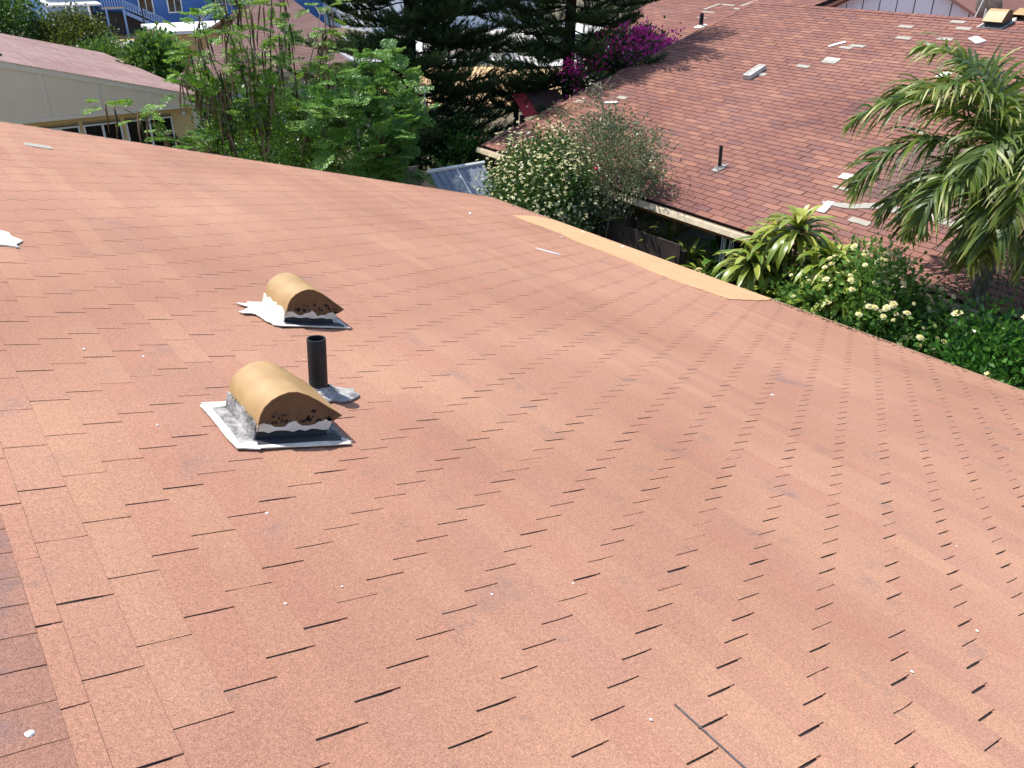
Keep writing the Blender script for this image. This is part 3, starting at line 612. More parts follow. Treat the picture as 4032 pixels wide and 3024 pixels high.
MB().box(7.50, 7.68, LY - .025, LY + .09, 0, 2.378).build("corner_post", MT['beige_trim'], lh, loc=-lh.location)
wy = LY + .32
wins = [(3.35, 4.36, 1.1), (4.46, 5.48, 1.05), (5.60, 6.93, 1.02)]
nb_rows = 18; bh = 2.5 / nb_rows
xsplit = [-2.0] + [q for w_ in wins for q in w_[:2]] + [7.6]
for r_ in range(nb_rows):
    z0 = r_ * bh
    segs = [(-2.0, 7.6)] if (z0 + bh <= 1.06 or z0 >= 2.14) else [(xsplit[0], xsplit[1]), (xsplit[2], xsplit[3]), (xsplit[4], xsplit[5]), (xsplit[6], xsplit[7])]
    for a0, a1 in segs:
        mb = MB(); mb.add([(a0, wy, z0), (a1, wy, z0), (a1, wy + .018, z0 + bh), (a0, wy + .018, z0 + bh), (a0, wy + .03, z0), (a1, wy + .03, z0), (a1, wy + .035, z0 + bh), (a0, wy + .035, z0 + bh)], BOXF); mb.build("siding_board", MT['yellow_siding'], lh, loc=-lh.location)
MB().box(-2, 7.55, wy + .16, 38.6, 0, 2.5).build("wall_core", MT['yellow_siding'], lh, loc=-lh.location)
MB().box(-2, 7.55, LY + .09, wy + .16, 2.46, 2.49).build("soffit", MT['yellow_siding'], lh, loc=-lh.location)
for (a0, a1, zb) in wins:
    f = MB(); zt = 2.13; fwd = .045
    for bx in ((a0, a0 + fwd, zb, zt), (a1 - fwd, a1, zb, zt), (a0 + fwd, a1 - fwd, zt - fwd, zt), (a0 + fwd, a1 - fwd, zb, zb + fwd), ((a0 + a1) / 2 - .03, (a0 + a1) / 2 + .03, zb + fwd, zt - fwd)): f.box(bx[0], bx[1], wy - .03, wy + .05, bx[2], bx[3])
    fo = f.build("window", MT['white'], lh, loc=-lh.location)
    for p0, p1 in ((a0 + fwd, (a0 + a1) / 2 - .03), ((a0 + a1) / 2 + .03, a1 - fwd)): MB().box(p0, p1, wy + .012, wy + .02, zb + fwd, zt - fwd).build("pane", MT['glass'], fo)
    MB().box(a0, a1, wy + .1, wy + .155, zb, zt).build("blind", MT['screen'], lh, loc=-lh.location)
mb = MB(); mb.lathe([(.001, 0), (.05, .01), (.06, .06), (.04, .14), (.001, .15)], n=10); mb.build("wall_lamp", MT['white'], lh, smooth=True, loc=Vector((7.28, wy - .06, 2.12)) - lh.location)
mb = MB(); mb.prism([(2.75, 4.07), (3.1, 3.97), (3.12, 4.0), (2.76, 4.14)], 'y', 28.0, 28.5); skl = mb.build("roof_hatch", MT['iron']); skl.location = (-.06, 0, -.02); tag(skl, "black low hatch on the pinkish brown roof", "roof hatch")

# ---------------------------------------------------------------- umber hip roofed house
uh = thing("umber_hip_house", "house with dull umber shingled hip roof behind the podded tree", "house", (13, 37, 0))
UX0, UX1, UY0, UY1, UZ = 8.3, 20.5, 30.5, 45.0, 2.6; UP = math.atan(.24); uw = 8.5; uzr = UZ + uw * .24; ucx = 14.4
us = uw / math.cos(UP); UL = lambda x: 6.57 * (1 - x / us)
fr_ = roof_plane("roof", uh, (UX0, UY0 + uw, uzr), UP, -math.pi / 2, [(0, 6.57), (us, 0), (us, 7.6), (0, 7.6)], MT['tar'])
shingle_roof(fr_, MT['shingle_umber'], [us - .15 * i for i in range(int(us / .15))][::-1], .15, .34, lambda x: (UL(x), 7.6), lambda i: (i % 2) * .17, thick=.008, gap=.012, seed=6, parts=0)
roof_plane("rear_roof", uh, (UX0, UY0 + uw, uzr), UP, math.pi / 2, [(0, -7.6), (us, -7.6), (us, -6.57), (0, -6.57)], MT['shingle_umber'])
mb = MB(); mb.add([(UX0 + .1, UY0 + .16, 0), (UX0 + 6.5, UY0 + uw, 0), (UX0 + 6.5, UY0 + uw, uzr - .15), (UX0 + .1, UY0 + .16, UZ - .12)], [(0, 1, 2, 3)]); mb.build("side_wall", MT['pale_stucco'], uh, loc=-uh.location)
UXR = ucx + 1.5
mb = MB(); mb.prism([(UY0 + .4, UZ - .1), (UY1 - .5, UZ - .1), (UY0 + uw, uzr - .14)], 'x', UXR - .3, UXR - .2); mb.build("gable_wall", MT['pale_stucco'], uh, loc=-uh.location)
MB().box(UX0 - .02, UXR, UY0 - .03, UY0 - .004, UZ - .2, UZ + .0).build("fascia", MT['cream_gutter'], uh, loc=-uh.location)
MB().box(UX0 + .6, UX0 + 5.9, UY0 + .4, UY0 + .6, 0, UZ - .1).build("front_wall", MT['pale_stucco'], uh, loc=-uh.location)
MB().box(UX0 + 5.9, UXR - .3, UY0 + .5, UY1 - 1, 0, UZ - .1).build("wall", MT['pale_stucco'], uh, loc=-uh.location)
mb = MB(); mb.add([(14.9, 30.2, 2.72), (17.4, 30.2, 2.72), (17.4, 34, 3.3), (14.9, 34, 3.3), (14.9, 30.2, 2.62), (17.4, 30.2, 2.62), (17.4, 34, 3.2), (14.9, 34, 3.2)], [(0, 1, 2, 3), (4, 7, 6, 5), (0, 4, 5, 1), (0, 3, 7, 4), (1, 5, 6, 2), (2, 6, 7, 3)]); mb.build("porch_roof", MT['grey_roof'], uh, loc=-uh.location)
MB().box(14.9, 17.4, 30.15, 30.198, 2.45, 2.715).build("porch_fascia", MT['wood_brown'], uh, loc=-uh.location)
for X in (15.1, 17.2): MB().box(X - .06, X + .06, 30.3, 30.42, 0, 2.6).build("porch_post", MT['cream_gutter'], uh, loc=-uh.location)

# ---------------------------------------------------------------- flat white roofed shed and iron fence, maroon fences
fs_ = thing("flat_roof_garage", "tan walled garage with bright white flat roof before the blue house", "garage", (16, 50.5, 0))
MB().box(13, 21, 48.1, 53.2, 2.34, 2.5).build("roof", MT['white'], fs_, loc=-fs_.location)
MB().box(13.25, 20.7, 48.35, 53, 0, 2.338).build("wall", MT['peach'], fs_, loc=-fs_.location)
fe = thing("iron_fence", "black iron picket fence before the blue house", "fence", (14, 60, 0))
for k in range(34): MB().tube([(8 + k * .22 - 14 + 2, 0, 0), (8 + k * .22 - 14 + 2, 0, 1.72)], .016, 4).build("picket", MT['iron'], fe)
for z in (1.38, 1.13, .3): MB().box(-4, 3.4, -.02, .02, z - .025, z + .025).build("rail", MT['iron'], fe)
def board_fence(label, x0, x1, y, top, mat, bw=.14, rot=0):
    t = thing("board_fence", label, "fence", (x0, y, 0), (0, 0, rot)); n = int((x1 - x0) / bw); rr = random.Random(n)
    sh = [MB().box(0, bw - .012, -.011, .011, 0, top + d).mesh("board", MT[mat]) for d in (-.03, 0, .025)]
    for k in range(n):
        o = bpy.data.objects.new("board", rr.choice(sh)); link(o, t); o.location = (k * bw, rr.uniform(-.006, .006), 0)
    for z in (.4, top - .3): MB().box(0, x1 - x0, .013, .05, z, z + .09).build("rail", MT[mat], t)
    return t
board_fence("maroon board fence by the round glossy tree", 9.5, 12.5, 48, 1.9, 'maroon')
board_fence("dark maroon board fence under the podded tree", 6.0, 9.6, 20.6, 1.75, 'maroon', .15, R_(-8))

# ---------------------------------------------------------------- blue house
bh_ = thing("blue_house", "blue two level house with pale blue outside stairs", "house", (18, 80, 0))
def B(name, x0, x1, y0, y1, z0, z1, mat, parent=None):
    p = parent or bh_
    return MB().box(x0, x1, y0, y1, z0, z1).build(name, MT[mat], p, loc=None if parent else -bh_.location)
bw_ = B("wall", 11.5, 34, 75, 90, 0, 6, 'blue')
mb = MB(); mb.prism([(74.2, 5.9), (90.8, 5.9), (82.5, 8)], 'x', 11, 34.5); mb.build("roof", MT['shingle_umber'], bh_, loc=-bh_.location)
for (a0, a1, z0, z1) in ((18.5, 19.45, 1.5, 2.8), (20.7, 21.66, 1.5, 2.8), (24.4, 25.3, 1.5, 2.8)):
    f = MB()
    for bx in ((a0 - .1, a0, z0 - .1, z1 + .1), (a1, a1 + .1, z0 - .1, z1 + .1), (a0, a1, z1, z1 + .1), (a0, a1, z0 - .1, z0), ((a0 + a1) / 2 - .03, (a0 + a1) / 2 + .03, z0, z1)): f.box(bx[0], bx[1], 74.9, 74.999, bx[2], bx[3])
    fo = f.build("window", MT['white'], bh_, loc=-bh_.location)
    for p0, p1 in ((a0, (a0 + a1) / 2 - .03), ((a0 + a1) / 2 + .03, a1)): MB().box(p0, p1, 74.95, 74.995, z0, z1).build("pane", MT['glass'], fo)
def stair(x0, z0, x1, z1, y, n=8):
    """flight from (x0,z0) high to (x1,z1) low with solid slatted side"""
    dx, dz = (x1 - x0), (z1 - z0)
    st = MB().add([(x0, y, z0 - .1), (x1, y, z1 - .1), (x1, y, z1 - .38), (x0, y, z0 - .38), (x0, y + .05, z0 - .1), (x1, y + .05, z1 - .1), (x1, y + .05, z1 - .38), (x0, y + .05, z0 - .38)], BOXF).build("stringer", MT['light_blue'], bh_, loc=-bh_.location)
    MB().tube([(x0, y + .02, z0 + .62), (x1, y + .02, z1 + .62)], .05, 4).build("handrail", MT['light_blue'], bh_, loc=-bh_.location)
    MB().tube([(x0, y + .02, z0 + .1), (x1, y + .02, z1 + .1)], .05, 4).build("bottom_rail", MT['light_blue'], bh_, loc=-bh_.location)
    m_ = int(abs(dx) / .17)
    for k in range(m_ + 1):
        f = k / m_; X = x0 + dx * f; Z = z0 + dz * f
        MB().box(X - .05, X + .05, y, y + .03, Z + .1, Z + .6).build("baluster", MT['light_blue'], bh_, loc=-bh_.location)
    for k in range(n):
        f = k / n; X = x0 + dx * f; Z = z0 + dz * (f + .5 / n)
        MB().box(min(X, X + dx / n), max(X, X + dx / n), y + .06, y + 1.1, Z - .2, Z - .15).build("tread", MT['light_blue'], bh_, loc=-bh_.location)
stair(16.9, 1.95, 19.75, .55, 73.4); stair(24.6, 1.9, 21.7, .6, 73.6)
B("landing", 15.3, 16.9, 73.2, 75, 1.95, 2.1, 'light_blue')
MB().box(15.3, 16.9, 73.18, 73.199, 2.02, 2.1).build("landing_edge", MT['peach'], bh_, loc=-bh_.location)
MB().tube([(15.3, 73.25, 2.75), (16.9, 73.25, 2.75)], .05, 4).build("handrail", MT['light_blue'], bh_, loc=-bh_.location)
for k in range(9): B("baluster", 15.35 + k * .185, 15.43 + k * .185, 73.23, 73.27, 2.1, 2.72, 'light_blue')
for X in (15.6, 16.85): B("post", X - .07, X + .07, 73.2, 73.34, 0, 1.95, 'light_blue')
B("undercroft_wall", 14.2, 18.9, 74.6, 74.99, 0, 1.6, 'screen')
mb = MB(); mb.prism([(71.6, 2.35), (75, 2.65), (75, 2.75), (71.6, 2.47)], 'x', 11.4, 15.0); mb.build("porch_roof", MT['pale_stucco'], bh_, loc=-bh_.location)
for X in (12.6, 13.05, 14.15): B("porch_post", X - .07, X + .07, 71.8, 71.94, 0, 2.38, 'white')
B("porch_wall", 11.5, 14.2, 72.6, 74.9, 0, 2.3, 'light_blue'); B("door", 14.25, 14.95, 74.5, 74.99, 0, 2.2, 'screen')
pl_ = thing("utility_pole", "thin dark pole in front of the blue house", "pole", (18.0, 72.5, 0)); MB().tube([(0, 0, 0), (0, 0, 7)], .06, 8).build("shaft", MT['iron'], pl_); MB().box(-.6, .6, -.04, .04, 6.4, 6.5).build("crossarm", MT['wood_dark'], pl_)

# ---------------------------------------------------------------- white house and cars beyond the pines
wh = thing("white_house", "pale lavender walled house beyond the white cars", "house", (45, 72, 0))
MB().box(34, 52, 66, 76, 0, 5.2).build("wall", MT['white_panel'], wh, loc=-wh.location)
MB().box(39.98, 40.04, 65.96, 65.999, 0, 5.2).build("panel_joint", MT['joint'], wh, loc=-wh.location)
mb = MB(); mb.prism([(65.4, 5.1), (76.6, 5.1), (71, 7)], 'x', 33.4, 52.6); mb.build("roof", MT['shingle_umber'], wh, loc=-wh.location)
w2 = thing("small_white_house", "small white house with dark windows behind the satellite dish", "house", (40, 19, 0))
MB().box(36, 46, 17.4, 21.2, 0, 4.3).build("wall", MT['white'], w2, loc=-w2.location)
mb = MB(); mb.prism([(17.0, 4.2), (21.6, 4.2), (19.3, 5.0)], 'x', 35.6, 46.4); mb.build("roof", MT['pale_stucco'], w2, loc=-w2.location)
for yy in (18.6, 19.3): MB().box(35.95, 35.999, yy, yy + .5, 3.6, 4.1).build("window", MT['glass'], w2, loc=-w2.location)
w3 = thing("white_roofed_house", "house with bright white roof beyond the rear tan vent", "house", (44, 12, 0))
MB().box(36, 52, 6, 16.4, 0, 4.0).build("wall", MT['white'], w3, loc=-w3.location)
mb = MB(); mb.prism([(5.5, 3.95), (16.9, 3.95), (14.2, 4.75), (8.5, 4.75)], 'x', 35.5, 52.5); mb.build("roof", MT['white'], w3, loc=-w3.location)
w4 = thing("dull_red_roof_house", "house with dull red roof beyond the white rear gable", "house", (33, 19, 0))
MB().box(29, 34.5, 16.2, 24, 0, 4.2).build("wall", MT['white_panel'], w4, loc=-w4.location)
mb = MB(); mb.prism([(15.4, 4.3), (24.5, 4.3), (20, 6.1)], 'x', 28.6, 35); mb.build("roof", MT['shingle_brick'], w4, loc=-w4.location)
def car(label, loc, rz):
    t = thing("parked_car", label, "car", loc, (0, 0, rz), "white cars parked beyond the pines")
    body = [(-2.2, .35), (2.2, .35), (2.25, .62), (2.1, .85), (1.25, .98), (-1.75, 1.0), (-2.2, .95), (-2.28, .6)]
    o = MB().prism(body, 'y', -.86, .86).build("body", MT['carpaint'], t); bv = o.modifiers.new("b", 'BEVEL'); bv.width = .08; bv.segments = 3
    mb = MB(); lo = [(-1.75, -.80), (1.15, -.80), (1.15, .80), (-1.75, .80)]; hi = [(-1.2, -.62), (.35, -.62), (.35, .62), (-1.2, .62)]
    mb.add([(x, y, .97) for x, y in lo] + [(x, y, 1.40) for x, y in hi], [(0, 1, 5, 4), (1, 2, 6, 5), (2, 3, 7, 6), (3, 0, 4, 7)]); mb.build("windows", MT['glass'], t)
    o = MB().add([(x * 1.0, y, 1.395) for x, y in hi] + [(x * .96, y * .9, 1.46) for x, y in hi], [(0, 1, 5, 4), (1, 2, 6, 5), (2, 3, 7, 6), (3, 0, 4, 7), (4, 5, 6, 7)]).build("roof", MT['carpaint'], t)
    for x in (-1.4, 1.4):
        for y in (-.80, .80):
            wo = MB().lathe([(.001, -.1), (.2, -.1), (.31, -.09), (.33, -.05), (.33, .05), (.31, .09), (.2, .1), (.001, .1)], n=18).build("wheel", MT['tyre'], t, smooth=True, loc=(x, y, .33), rot=(R_(90), 0, 0))
            MB().lathe([(.001, -.108), (.19, -.104), (.19, .104), (.001, .108)], n=14).build("rim", MT['chime'], wo, smooth=True)
    for y in (-.62, .62): MB().box(2.16, 2.235, y - .15, y + .15, .62, .76).build("headlight", MT['chime'], t)
    return t
car("white car parked beyond the pines, nearer the peach driveway edge", (31.5, 46.0, 0), R_(-38))
car("white car parked beyond the pines, behind the bougainvillea", (38.5, 45.5, 0), R_(-30))

# ---------------------------------------------------------------- metal shed, red lean-to, yard fences, chimes
sh = thing("metal_shed", "small shed with grey ribbed metal roof and white ridge cap", "shed", (9.95, 15.7, 0))
rzS = 2.4
for s_ in (-1, 1):
    mb = MB(); mb.add([(-.72, 0, rzS - .01), (.72, 0, rzS - .01), (.72, s_ * 1.0, rzS - .80), (-.72, s_ * 1.0, rzS - .80), (-.72, 0, rzS - .035), (.72, 0, rzS - .035), (.72, s_ * 1.0, rzS - .825), (-.72, s_ * 1.0, rzS - .825)], BOXF)
    rf = mb.build("roof", MT['metal_roof'], sh)
    for k in range(9):
        x = -.70 + k * .175
        MB().tube([(x, s_ * .03, rzS - .026), (x, s_ * .99, rzS - .785)], .014 if k != 4 else .018, 5).build("rib", MT['metal_roof'] if k != 4 else MT['white'], rf)
MB().tube([(-.76, 0, rzS + .005), (.76, 0, rzS + .005)], .045, 6).build("ridge_cap", MT['white'], sh)
mb = MB(); mb.prism([(-.92, 0), (.92, 0), (.92, rzS - .78), (0, rzS - .06), (-.92, rzS - .78)], 'x', -.68, .66); mb.build("wall", MT['shed_wall'], sh)
rs = thing("red_lean_to", "little lean-to with red and brown ribbed metal roof behind the brick red rake", "lean-to", (13.9, 17.75, .22))
mb = MB(); mb.add([(-.85, -.45, 2.72), (-.42, -.45, 2.74), (-.1, .55, 3.10), (-.5, .55, 3.08), (-.85, -.45, 2.69), (-.42, -.45, 2.71), (-.1, .55, 3.07), (-.5, .55, 3.05)], BOXF); mb.build("red_sheet", MT['red_metal'], rs)
mb = MB(); mb.add([(-.41, -.45, 2.74), (.85, -.45, 2.74), (.95, .55, 3.10), (-.09, .55, 3.10), (-.41, -.45, 2.71), (.85, -.45, 2.71), (.95, .55, 3.07), (-.09, .55, 3.07)], BOXF); bs = mb.build("brown_sheet", MT['brown_metal'], rs)
for k in range(6): MB().tube([(-.38 + k * .22, -.44, 2.752), (-.06 + k * .19, .54, 3.112)], .014, 4).build("rib", MT['brown_metal'], bs)
for x, y in ((-.8, -.3), (.8, -.3), (-.45, .45), (.85, .45)): MB().box(x - .05, x + .05, y - .05, y + .05, -.22, 2.72 if y < 0 else 3.05).build("post", MT['wood_dark'], rs)
MB().box(-.75, .8, -.32, -.28, 1.2, 2.5).build("back_wall", MT['wood_dark'], rs)
for k, (x, y, z) in enumerate([(12.35, 17.05, 2.72), (12.85, 17.0, 2.75)]):
    o = MB().box(-.075, .075, -.075, .075, 0, z).build("wood_post", MT['wood_brown']); o.location = (x, y, 0); o.rotation_euler = (0, 0, .2)
    tag(o, ["square brown wooden post beside the red lean-to, farther from it", "square brown wooden post just in front of the red lean-to"][k], "post")
o = MB().lathe([(.001, 0), (.15, .01), (.17, .2), (.16, .38), (.12, .42), (.001, .43)], n=14).build("orange_bucket", MT['orange'], smooth=True); o.location = (12.75, 17.3, 2.18); tag(o, "orange plastic bucket on a stand beside the red lean-to", "bucket")
o = MB().box(12.5, 13.0, 17.15, 17.5, 0, 2.18).build("plank_stand", MT['wood_dark']); tag(o, "dark plank stand under the orange bucket", "stand")
# black plank fence between the two houses
fb = thing("plank_fence", "charred black plank fence between the two roofs", "fence", (10.8, 11, 0))
for k in range(3):
    z0 = .60 + k * .5
    MB().box(-.02, .02, -1.32, 1.28, z0, z0 + .492).build("plank", MT['wood_dark'], fb, rot=(0, 0, .04))
for k in range(4):
    z0 = .55 + k * .25
    MB().box(-.02, .02, -3.0, -1.36, z0, z0 + .24).build("plank", MT['wood_dark'], fb, rot=(0, 0, .04))
for y in (-3.0, -1.34, 0, 1.3): MB().box(.03, .11, y - .04, y + .04, 0, 1.98 if y > -1.4 else 1.6).build("post", MT['wood_dark'], fb, rot=(0, 0, .04))
ch = thing("wind_chime", "hanging wind chime of thin pale tubes under the cream gutter", "wind chime", (11.25, 8.98, 2.42))
MB().lathe([(.001, .02), (.13, .015), (.13, -.015), (.001, -.02)], n=18).build("disc", MT['wood_brown'], ch, smooth=True)
MB().tube([(0, 0, .02), (0, 0, .16)], .006, 4).build("cord", MT['iron'], ch)
for k in range(6):
    a_ = k * math.pi / 3; MB().tube([(.10 * math.cos(a_), .10 * math.sin(a_), -.02), (.10 * math.cos(a_), .10 * math.sin(a_), -.52 - .06 * (k % 3))], .011, 6).build("tube", MT['chime'], ch)
o = MB().box(10.95, 11.1, 6.18, 6.42, 0, 2.62).build("wood_post", MT['wood_brown']); tag(o, "brown wooden post standing before the cream gutter beside the dracaena", "post")
# leaning metal pole, grey stump by the pine, shed side crate
o = MB().tube([(8.25, 17.2, 0), (8.45, 17.35, 3.35)], .035, 8).build("metal_pole", MT['chime']); tag(o, "leaning grey metal pole beside the lush green tree", "pole")
o = MB().box(-.06, .06, -.06, .06, 0, 3.9).build("wood_stake", MT['grey_wood']); o.location = (11.05, 19.55, 0); o.rotation_euler = (0, R_(4), .3); tag(o, "grey wooden stake leaning by the pine trunk", "stake")
o = MB().tube([(11.35, 19.4, 0), (11.45, 19.5, 3.5)], .025, 6).build("white_stake", MT['white']); tag(o, "thin white stake beside the grey wooden stake", "stake")
board_fence("short grey weathered board fence behind the metal shed", 9.3, 10.2, 17.5, 2.1, 'grey_wood', .18)
o = MB().lathe([(.001, 0), (.2, .0), (.24, .1), (.24, .9), (.2, 1.9), (.17, 2.3), (.001, 2.34)], n=14).build("capped_drum", MT['grey_wood'], smooth=True); o.location = (6.35, 15.2, 0); tag(o, "grey capped drum just past the shingled rake edge", "drum")

# ---------------------------------------------------------------- foliage tools
def unit(a): return a / np.maximum(np.linalg.norm(a, axis=1, keepdims=True), 1e-9)
class Leaves:
    def __init__(s): s.V = []; s.T = []; s.n = 0
    def add(s, P, D, L, W, T, fold=.18, up=None):
        """diamond shaped leaves: base P, direction D, length L, half width W"""
        n = len(P); D = unit(D)
        ref = RNG.normal(size=(n, 3)) if up is None else up + RNG.normal(size=(n, 3)) * .35
        S = unit(np.cross(D, ref)); N = np.cross(S, D)
        L = np.broadcast_to(L, (n,))[:, None]; W = np.broadcast_to(W, (n,))[:, None]
        v = np.stack([P, P + D * L * .45 + S * W + N * W * fold, P + D * L - N * L * .08, P + D * L * .45 - S * W + N * W * fold], 1)
        s.V.append(v.reshape(-1, 3)); s.T.append(np.repeat(np.broadcast_to(T, (n,)), 4)); s.n += n
    def build(s, name, mat, parent):
        V = np.concatenate(s.V); T = np.concatenate(s.T); F = np.arange(len(V)).reshape(-1, 4)
        return np_obj(name, V, F, np.clip(T, 0, 1), mat, parent)
def clumps(c, r, n, surf=.55, seed=1):
    g = np.random.default_rng(seed); d = unit(g.normal(size=(n, 3))); q = g.random(n) ** (1 / 3); q = np.where(g.random(n) < surf, .72 + .33 * g.random(n), q)
    return np.array(c) + d * np.array(r) * q[:, None], d
def shrub(name, label, cat, base, c, r, nclump, per, leaf, wid, mat, cr=.22, tone=.45, seed=1, group=None, stem=.03, bark='bark_mid', nstem=5, flat=1., top=None):
    """c crown centre and r crown radii in world axes, base on the ground"""
    t = thing(name, label, cat, base, group=group); g = np.random.default_rng(seed)
    C, Dc = clumps(np.array(c) - base, r, nclump, seed=seed)
    C = C[C[:, 2] > .05]
    lv = Leaves(); n = len(C) * per
    ci = np.repeat(np.arange(len(C)), per)
    off = g.normal(size=(n, 3)) * cr * np.array([1, 1, flat]); P = C[ci] + off
    P[:, 2] = np.maximum(P[:, 2], .03)
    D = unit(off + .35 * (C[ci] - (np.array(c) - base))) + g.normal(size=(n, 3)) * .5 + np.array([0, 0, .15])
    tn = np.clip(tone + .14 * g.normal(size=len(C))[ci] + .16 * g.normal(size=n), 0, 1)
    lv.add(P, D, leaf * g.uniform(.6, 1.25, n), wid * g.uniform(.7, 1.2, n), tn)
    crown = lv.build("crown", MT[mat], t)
    mb = MB(); cc = np.array(c) - base
    for k in range(nstem):
        q = C[g.integers(len(C))]; b0 = np.array([g.normal() * .06, g.normal() * .06, -.02]); mid = (b0 + q) / 2 + g.normal(size=3) * np.array([.1, .1, .05])
        mb.tube([b0, mid, q], [stem, stem * .7, stem * .25], 5)
    mb.build("stem", MT[bark], t)
    return t, C, crown
def flower_mesh(name, mat, petals=5, r=1.):
    mb = MB()
    for ring, (n_, rad, z0, zt) in enumerate(((petals, 1., .0, .05), (petals, .72, .1, .32), (4, .4, .2, .5))):
        for k in range(n_):
            a_ = 2 * math.pi * k / n_ + ring * .5; dw = .62 if ring < 2 else .8; P_ = lambda w_, l, h: (l * rad * math.cos(a_ + w_), l * rad * math.sin(a_ + w_), h)
            mb.add([(0, 0, z0), P_(-dw, .62, z0 + zt * .6), P_(-.26, .98, zt), P_(.26, .98, zt), P_(dw, .62, z0 + zt * .6)], [(0, 1, 2, 3, 4)], (.75, .5, .25)[ring] - .12 * (k % 2))
    return mb.mesh(name, MT[mat])
def bloom_stuff(name, mat, parent, P, N, r, petals=5):
    mb = MB(); rr = random.Random(len(P)); V = []; T = []
    for p, n_, s_ in zip(P, N, r):
        n_ = Vector(n_).normalized(); a = n_.orthogonal().normalized(); b2 = n_.cross(a); p = Vector(p); ph = rr.random() * 6; tt = rr.uniform(.3, 1)
        for k in range(petals):
            q = ph + 2 * math.pi * k / petals; d = lambda w_, l, h: p + (a * math.cos(q + w_) + b2 * math.sin(q + w_)) * l * s_ + n_ * h * s_
            V += [p, d(-.5, .6, .25), d(0, 1, .15), d(.5, .6, .25)]; T += [tt * .5, tt, tt, tt]
    V = np.array([tuple(v) for v in V]); o = np_obj(name, V, np.arange(len(V)).reshape(-1, 4), np.array(T), MT[mat], parent); o["kind"] = "stuff"; return o

# ---------------------------------------------------------------- podded tree and lush tree (feathery leaves)
def sprays(lv, tips, dirs, g, size=.34, npin=7, nl=8, leaf=.032, tone=.55):
    """feathery leaves: an axis with pinnae, each with pairs of small oval leaflets"""
    for p, d in zip(tips, dirs):
        d = d / (np.linalg.norm(d) + 1e-9); tn = np.clip(tone + g.normal() * .18, 0, 1)
        side = np.cross(d, [0, 0, 1.]); side /= (np.linalg.norm(side) + 1e-9); nrm = np.cross(side, d)
        ln = size * g.uniform(.7, 1.3)
        for k in range(npin):
            f = (k + 1) / npin; o = p + d * ln * f + np.array([0, 0, -.25 * ln * f * f])
            for sg in (-1, 1):
                pd = d * .55 + side * sg * .85 + nrm * .1; pd /= np.linalg.norm(pd); pl = ln * .55 * math.sin(math.pi * (.18 + .75 * f)) + .03
                fr2 = (np.arange(nl) + .6) / nl; base = o + np.outer(fr2, pd * pl) + np.outer(fr2 ** 2, [0, 0, -.12 * pl])
                for s2 in (-1, 1):
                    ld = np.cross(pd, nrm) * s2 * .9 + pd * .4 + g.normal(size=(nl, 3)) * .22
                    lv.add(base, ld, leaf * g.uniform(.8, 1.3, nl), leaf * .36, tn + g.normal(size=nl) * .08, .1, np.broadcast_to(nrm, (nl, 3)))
def arc(a, b_, sag, n=6, jit=.0, g=RNG):
    a = np.array(a, float); b_ = np.array(b_, float); f = np.linspace(0, 1, n)[:, None]
    p = a + (b_ - a) * f; p[:, 2] += (4 * f * (1 - f))[:, 0] * sag
    if jit: p[1:-1] += g.normal(size=(n - 2, 3)) * jit
    return p
g = np.random.default_rng(5)
tr = thing("podded_tree", "thin branched tree hung with long brown seed pods", "tree", (6.6, 18.2, 0))
O = np.array([6.6, 18.2, 0]); limbs = MB(); twigs = MB(); lv = Leaves(); pod_pts = []
mains = [((6.6, 18.2, 0), (6.5, 18.1, 2.4), .09), ((6.62, 18.2, 0), (7.6, 18.6, 2.5), .08), ((6.58, 18.2, 0), (5.9, 17.9, 2.3), .07)]
for a, b_, r_ in mains: limbs.tube(arc(np.array(a) - O, np.array(b_) - O, 0, 6, .05, g), [r_ * (1 - .1 * k) for k in range(6)], 7)
ends = []
br = [((6.5, 18.1, 2.4), (6.6, 18.0, 6.6), .1), ((6.5, 18.1, 2.4), (6.0, 18.3, 5.8), .2), ((6.5, 18.1, 2.4), (7.3, 18.1, 6.8), .1), ((7.6, 18.6, 2.5), (8.3, 18.5, 5.4), .15), ((7.6, 18.6, 2.5), (7.7, 18.9, 6.4), 0), ((7.6, 18.6, 2.5), (8.7, 18.3, 4.2), .3), ((5.9, 17.9, 2.3), (5.3, 17.7, 5.0), .25), ((5.9, 17.9, 2.3), (5.6, 18.2, 5.4), .15), ((5.9, 17.9, 2.3), (5.1, 17.6, 4.2), .4), ((6.5, 18.1, 2.4), (6.0, 17.6, 6.2), .1),
      ((6.4, 18.0, 2.2), (3.75, 17.8, 3.95), -.15), ((5.9, 17.9, 2.5), (4.9, 17.5, 3.1), .15), ((6.5, 18.1, 2.4), (7.0, 17.4, 5.2), .1), ((7.6, 18.6, 2.5), (8.1, 17.9, 4.6), .1), ((6.5, 18.1, 2.6), (5.2, 18.6, 4.6), .5), ((7.6, 18.6, 2.5), (6.8, 19.0, 5.0), .1)]
for k, (a, b_, sag) in enumerate(br):
    p = arc(np.array(a) - O, np.array(b_) - O, sag, 8, .035, g); (twigs if k % 3 == 0 else limbs).tube(p, np.linspace(.026, .008, 8), 5)
    for j in range(2, 8):
        nb_ = 3 if j > 3 else 2
        for q in range(nb_):
            d = g.normal(size=3) * np.array([1, 1, .5]) + np.array([0, 0, .25]); d /= np.linalg.norm(d); L_ = g.uniform(.18, .5)
            e_ = p[j] + d * L_; twigs.tube([p[j], p[j] + d * L_ * .5 + np.array([0, 0, .03]), e_], [.010, .007, .004], 4)
            ends.append((e_, d + np.array([0, 0, -.1])))
            if g.random() < (.8 if j > 3 else .5):
                for _ in range(g.integers(1, 4)): pod_pts.append(p[j] + d * L_ * g.uniform(.3, 1) + g.normal(size=3) * .03)
